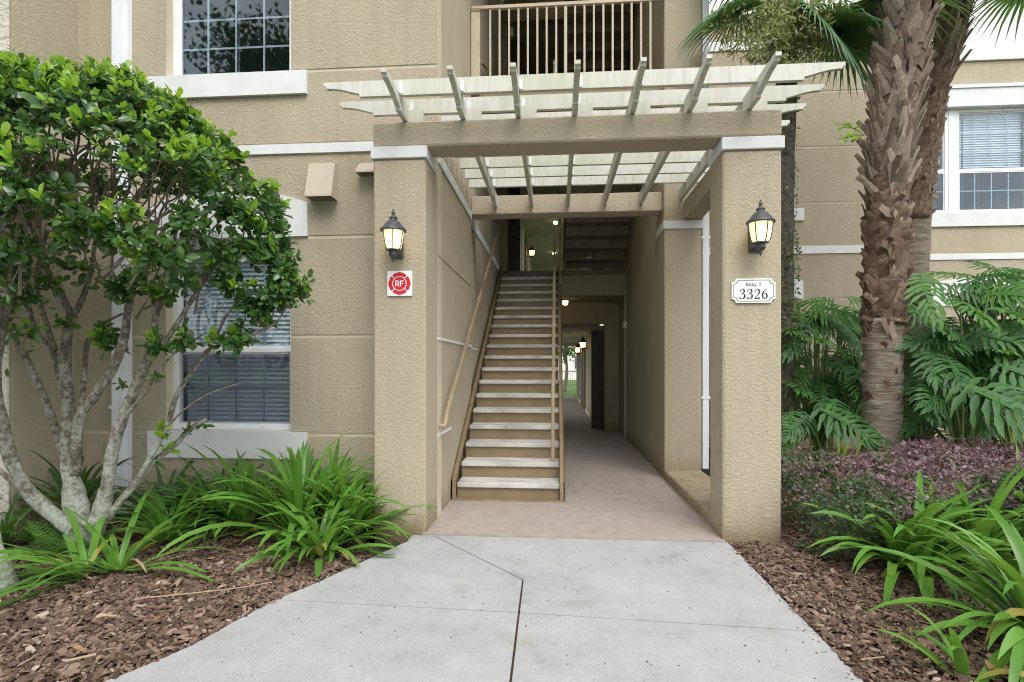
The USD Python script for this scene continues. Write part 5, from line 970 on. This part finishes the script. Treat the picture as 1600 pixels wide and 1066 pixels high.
def boots(t, axis, radf, z0, z1, dz, per, size, mat, seed, name, out=0.55, tilt=0.42, jit=.12):
    r = np.random.default_rng(seed); z, row = z0, 0
    while z < z1:
        c = axis(z); rd = radf(z)
        for k in range(per):
            a = 2 * math.pi * (k + .5 * (row % 2)) / per + r.normal(0, .06)
            if math.sin(a) > 0.55: continue                                   # the back of the trunk stays bare fibre
            o = np.array([math.cos(a), math.sin(a), 0]); tg = np.array([-o[1], o[0], 0]); s = tilt * (1 if (row + k) % 2 else -1) + r.normal(0, jit)
            d = unit(np.array([0, 0, 1.0]) * math.cos(s) + tg * math.sin(s) + o * out * r.uniform(.6, 1.2)); nn = o - d * (o @ d)
            L = size[1] * r.uniform(.7, 1.15)
            part(t, name, scatter(boot_v, boot_f, [c + o * rd * .93 + [0, 0, r.normal(0, .02)]], [d], [nn], np.array([[size[0] * r.uniform(.8, 1.2), L, size[2]]])), mat)
        z += dz; row += 1
def axis_from(pts):
    P = np.array([at(u, v, y) for u, v, y in pts]); o = np.argsort(P[:, 2]); P = P[o]
    return lambda z: np.array([np.interp(z, P[:, 2], P[:, 0]), np.interp(z, P[:, 2], P[:, 1]), z])
def trunk(t, axis, zs, rs, mat, seed, name='trunk', rough=.12, sides=20):
    z = np.linspace(zs[0], zs[-1], 40); part(t, name, tube([axis(q) for q in z], np.interp(z, zs, rs), sides, None, rough, seed), mat, smooth=True)
PA = thing('palm_tree', 'big leaning palm with a lattice of cut leaf bases, in front of the right wing', 'palm', (*at(1379, 700, 6.0)[:2], -0.1))
axA = axis_from([(1378, 790, 6), (1378, 650, 6), (1379, 520, 6), (1383, 420, 6), (1384, 360, 6), (1386, 300, 6), (1392, 225, 6), (1404, 125, 6), (1424, 0, 6), (1446, -140, 6)])
rA = lambda z: float(np.interp(z, [-.1, .3, 1.5, 2.4, 3.2, 4.2, 5.4, 6.4], [.22, .195, .18, .185, .195, .205, .225, .22]))
trunk(PA, axA, [-.1, .3, 1.0, 1.9], [.22, .195, .182, .185], 'palm_trunk', 1)
trunk(PA, axA, [1.85, 2.4, 3.3], [.19, .195, .195], 'palm_fibre', 2, 'fibre_sheath', .35, 26)
trunk(PA, axA, [3.25, 4.2, 5.4, 6.5], [.185, .19, .205, .2], 'palm_fibre', 3, 'fibre_sheath', .25, 26)
boots(PA, axA, lambda z: rA(z) * 1.0, 1.7, 3.3, .085, 10, (.11, .17, .06), 'old_boot', 5, 'old_leaf_base', .10, .5, .3)
boots(PA, axA, lambda z: rA(z) * .985, 1.05, 1.7, .16, 7, (.10, .12, .03), 'old_boot', 8, 'old_leaf_base', .05, .5, .4)
boots(PA, axA, lambda z: rA(z) * .98, 3.15, 6.3, .088, 10, (.105, .30, .075), 'palm_boot', 6, 'leaf_base', .17, .36, .2)
palm_crown(PA, axA(7.3), 6, 7, low=0.3)
PB = thing('palm_tree', 'slimmer smooth grey palm behind the leaning one, shaggy brown near its top', 'palm', (*at(1436, 600, 7.4)[:2], -0.1))
axB = axis_from([(1436, 800, 7.4), (1435, 560, 7.4), (1431, 420, 7.4), (1434, 330, 7.4), (1443, 240, 7.4), (1461, 140, 7.4), (1489, 40, 7.4), (1506, -60, 7.4)])
trunk(PB, axB, [-.1, 1.5, 2.9, 3.35], [.175, .15, .145, .15], 'palm_trunk', 11)
trunk(PB, axB, [3.3, 3.6, 4.6, 5.4, 6.9], [.15, .155, .155, .155, .155], 'palm_fibre', 12, 'fibre_sheath', .4, 26)
boots(PB, axB, lambda z: .15, 3.4, 5.2, .07, 10, (.07, .10, .04), 'old_boot', 13, 'old_leaf_base', .2, .6, .4)
boots(PB, axB, lambda z: .15, 5.1, 6.8, .13, 7, (.09, .36, .08), 'palm_boot', 14, 'leaf_base', .3, .4)
palm_crown(PB, axB(6.8), 6, 15, low=0.2, fixed=[(4.9, -.55, .75, .95), (5.6, -.35, .8, 1.0), (6.0, -.15, .9, 1.0), (4.2, -.75, .6, .85), (0.2, -.2, 1.0, 1.0), (5.2, -.15, .95, 1.0)])
PC = thing('palm_tree', 'dark slender palm wrapped in creeper right behind the entry post, fans hanging over the pergola', 'palm', (*at(1229, 560, 6.6)[:2], -0.1))
axC = axis_from([(1227, 760, 6.6), (1226, 520, 6.6), (1226, 300, 6.6), (1229, 120, 6.6), (1235, 0, 6.6), (1238, -60, 6.6)])
trunk(PC, axC, [-.1, 2, 4, 5.2, 6.4], [.12, .1, .1, .12, .17], 'dark_bark', 21, 'trunk', .25)
vr = np.random.default_rng(31); zz = np.concatenate([vr.uniform(-.05, 2.2, 900), vr.uniform(1.8, 3.0, 380), vr.uniform(3.0, 4.7, 160)]); aa = vr.uniform(2.6, 6.9, len(zz)); rr = .105 + np.abs(vr.normal(0, .022, len(zz)))
vp = np.array([axC(z) for z in zz]) + np.stack([np.cos(aa) * rr, np.sin(aa) * rr, zz * 0], 1); on = np.stack([np.cos(aa), np.sin(aa), vr.normal(.3, .3, len(zz))], 1)
part(PC, 'creeper', scatter(leaf_v, leaf_f, vp, on * .6 + vr.normal(0, .6, (len(zz), 3)), on, vr.uniform(.028, .05, len(zz))), 'vine_leaf', 'creeping vine leaves up the trunk', kind='stuff')
palm_crown(PC, axC(5.75), 4, 22, low=0.5, L=(.7, .9), pet=(.6, .9), fixed=[(5.95, -.62, .55, .95), (5.5, -.95, .45, .9), (3.5, -.28, .75, .8), (0.3, -.3, .8, .9), (5.85, -.25, .8, .95)])
# airy pale foliage hanging in the crown of the slender palm
thin_v = np.array([[-.08, 0, 0], [.08, 0, 0], [.1, .5, .05], [-.1, .5, .05], [0, 1, 0]]); thin_f = np.array([[0, 1, 2], [0, 2, 3], [3, 2, 4]])
ar = np.random.default_rng(33); AP, AX = [], []
AV = thing('airy_vine', 'pale olive feathery vine hanging in a mass from the slender palm above the pergola', 'vine', tuple(at(1232, 40, 6.3)))
for k in range(260):
    u, v = ar.normal(1222, 42), 44 + ar.normal(0, 36); y = 6.3 + ar.normal(0, .2); c = at(u, min(v, 104 - abs(u - 1225) * .25), y)
    for j in range(ar.integers(10, 22)):
        AP.append(c + ar.normal(0, .055, 3)); AX.append(ar.normal(0, 1, 3) + [0, -.2, -.5])
part(AV, 'fine_foliage', scatter(thin_v, thin_f, AP, AX, ar.normal(0, 1, (len(AP), 3)), np.column_stack([ar.uniform(.06, .12, len(AP)), ar.uniform(.04, .085, len(AP)), np.full(len(AP), .05)])), 'airy_foliage', kind='stuff')
part(AV, 'strands', cat([tube([at(1232 + ar.normal(0, 10), 0, 6.4), at(1225 + ar.normal(0, 40), 50, 6.3), at(1225 + ar.normal(0, 55), 85 + ar.normal(0, 12), 6.25)], .004, 4, 8) for _ in range(40)]), 'twig', kind='stuff')
# a young sprig on the trunk of the big palm
SPG = thing('tree_sprig', 'little green sprig growing from the side of the leaning palm trunk', 'plant', tuple(at(1348, 205, 5.85)))
for k, (u, v) in enumerate([(1305, 192), (1318, 196), (1325, 214), (1312, 218)]):
    s0, e0 = at(1352, 212, 5.9), at(u, v, 5.8); part(SPG, 'twig', tube([s0, (s0 + e0) / 2 + [0, 0, .02], e0], .003, 5, 6), 'twig')
    lp = np.array([s0 + (e0 - s0) * t for t in np.linspace(.35, 1, 9)]) + ar.normal(0, .015, (9, 3)); part(SPG, 'leaves', scatter(leaf_v, leaf_f, lp, ar.normal(0, 1, (9, 3)) + (e0 - s0), ar.normal(0, .5, (9, 3)) + [0, -.5, 1], np.full(9, .07)), 'young_leaf', kind='stuff')

# ------------------------------------------------------------------ trees across the drive (mirrored in the upper window) and beyond the corridor
def broad_tree(label, base, h, rad, seed, n=26000, leaf=.22):
    r = np.random.default_rng(seed); t = thing('broad_tree', label, 'tree', base); b = np.array(base, float)
    part(t, 'trunk', tube([b, b + [0.1, 0, h * .3], b + [0, .2, h * .6]], [h * .025, h * .018, h * .01], 10, 10, .2, seed), 'twig', smooth=True)
    cl = [b + np.array([r.normal(0, rad * .45), r.normal(0, rad * .45), h * r.uniform(.45, .95)]) for _ in range(46)]
    for c in cl[:9]: part(t, 'limb', tube([b + [0, 0, h * .35], (c + b + [0, 0, h * .4]) / 2 + [0, 0, .3], c], [h * .012, h * .004], 6, 7), 'twig')
    P = np.vstack([c + r.normal(0, 1, (n // 46, 3)) * rad * np.array([.2, .2, .13]) for c in cl])
    part(t, 'crown', scatter(small_v * [1.3, 1, 1], small_f, P, r.normal(0, 1, P.shape), r.normal(0, 1, P.shape) + [0, 0, .6], r.uniform(.6, 1.2, len(P)) * leaf), 'tree_leaf', kind='stuff')
broad_tree('tall leafy tree across the drive, mirrored in the left part of the upper window', (-9.5, -12, -.1), 15, 4.6, 71)
broad_tree('tall leafy tree across the drive, mirrored in the right part of the upper window', (-4.0, -14, -.1), 16, 4.6, 72)
broad_tree('dense tree across the drive opposite the entry, left of the walk axis', (0.5, -15, -.1), 13, 4.2, 75)
broad_tree('dense low tree across the drive facing the left window', (-14.5, -13, -.1), 12, 4.4, 76)
broad_tree('wide tree far across the drive facing the right wing', (9.5, -15, -.1), 12, 4.5, 73)
broad_tree('small tree on the lawn seen through the far end of the corridor', (0.55, 31.5, -.1), 4.6, 1.1, 74, 1500, .16)
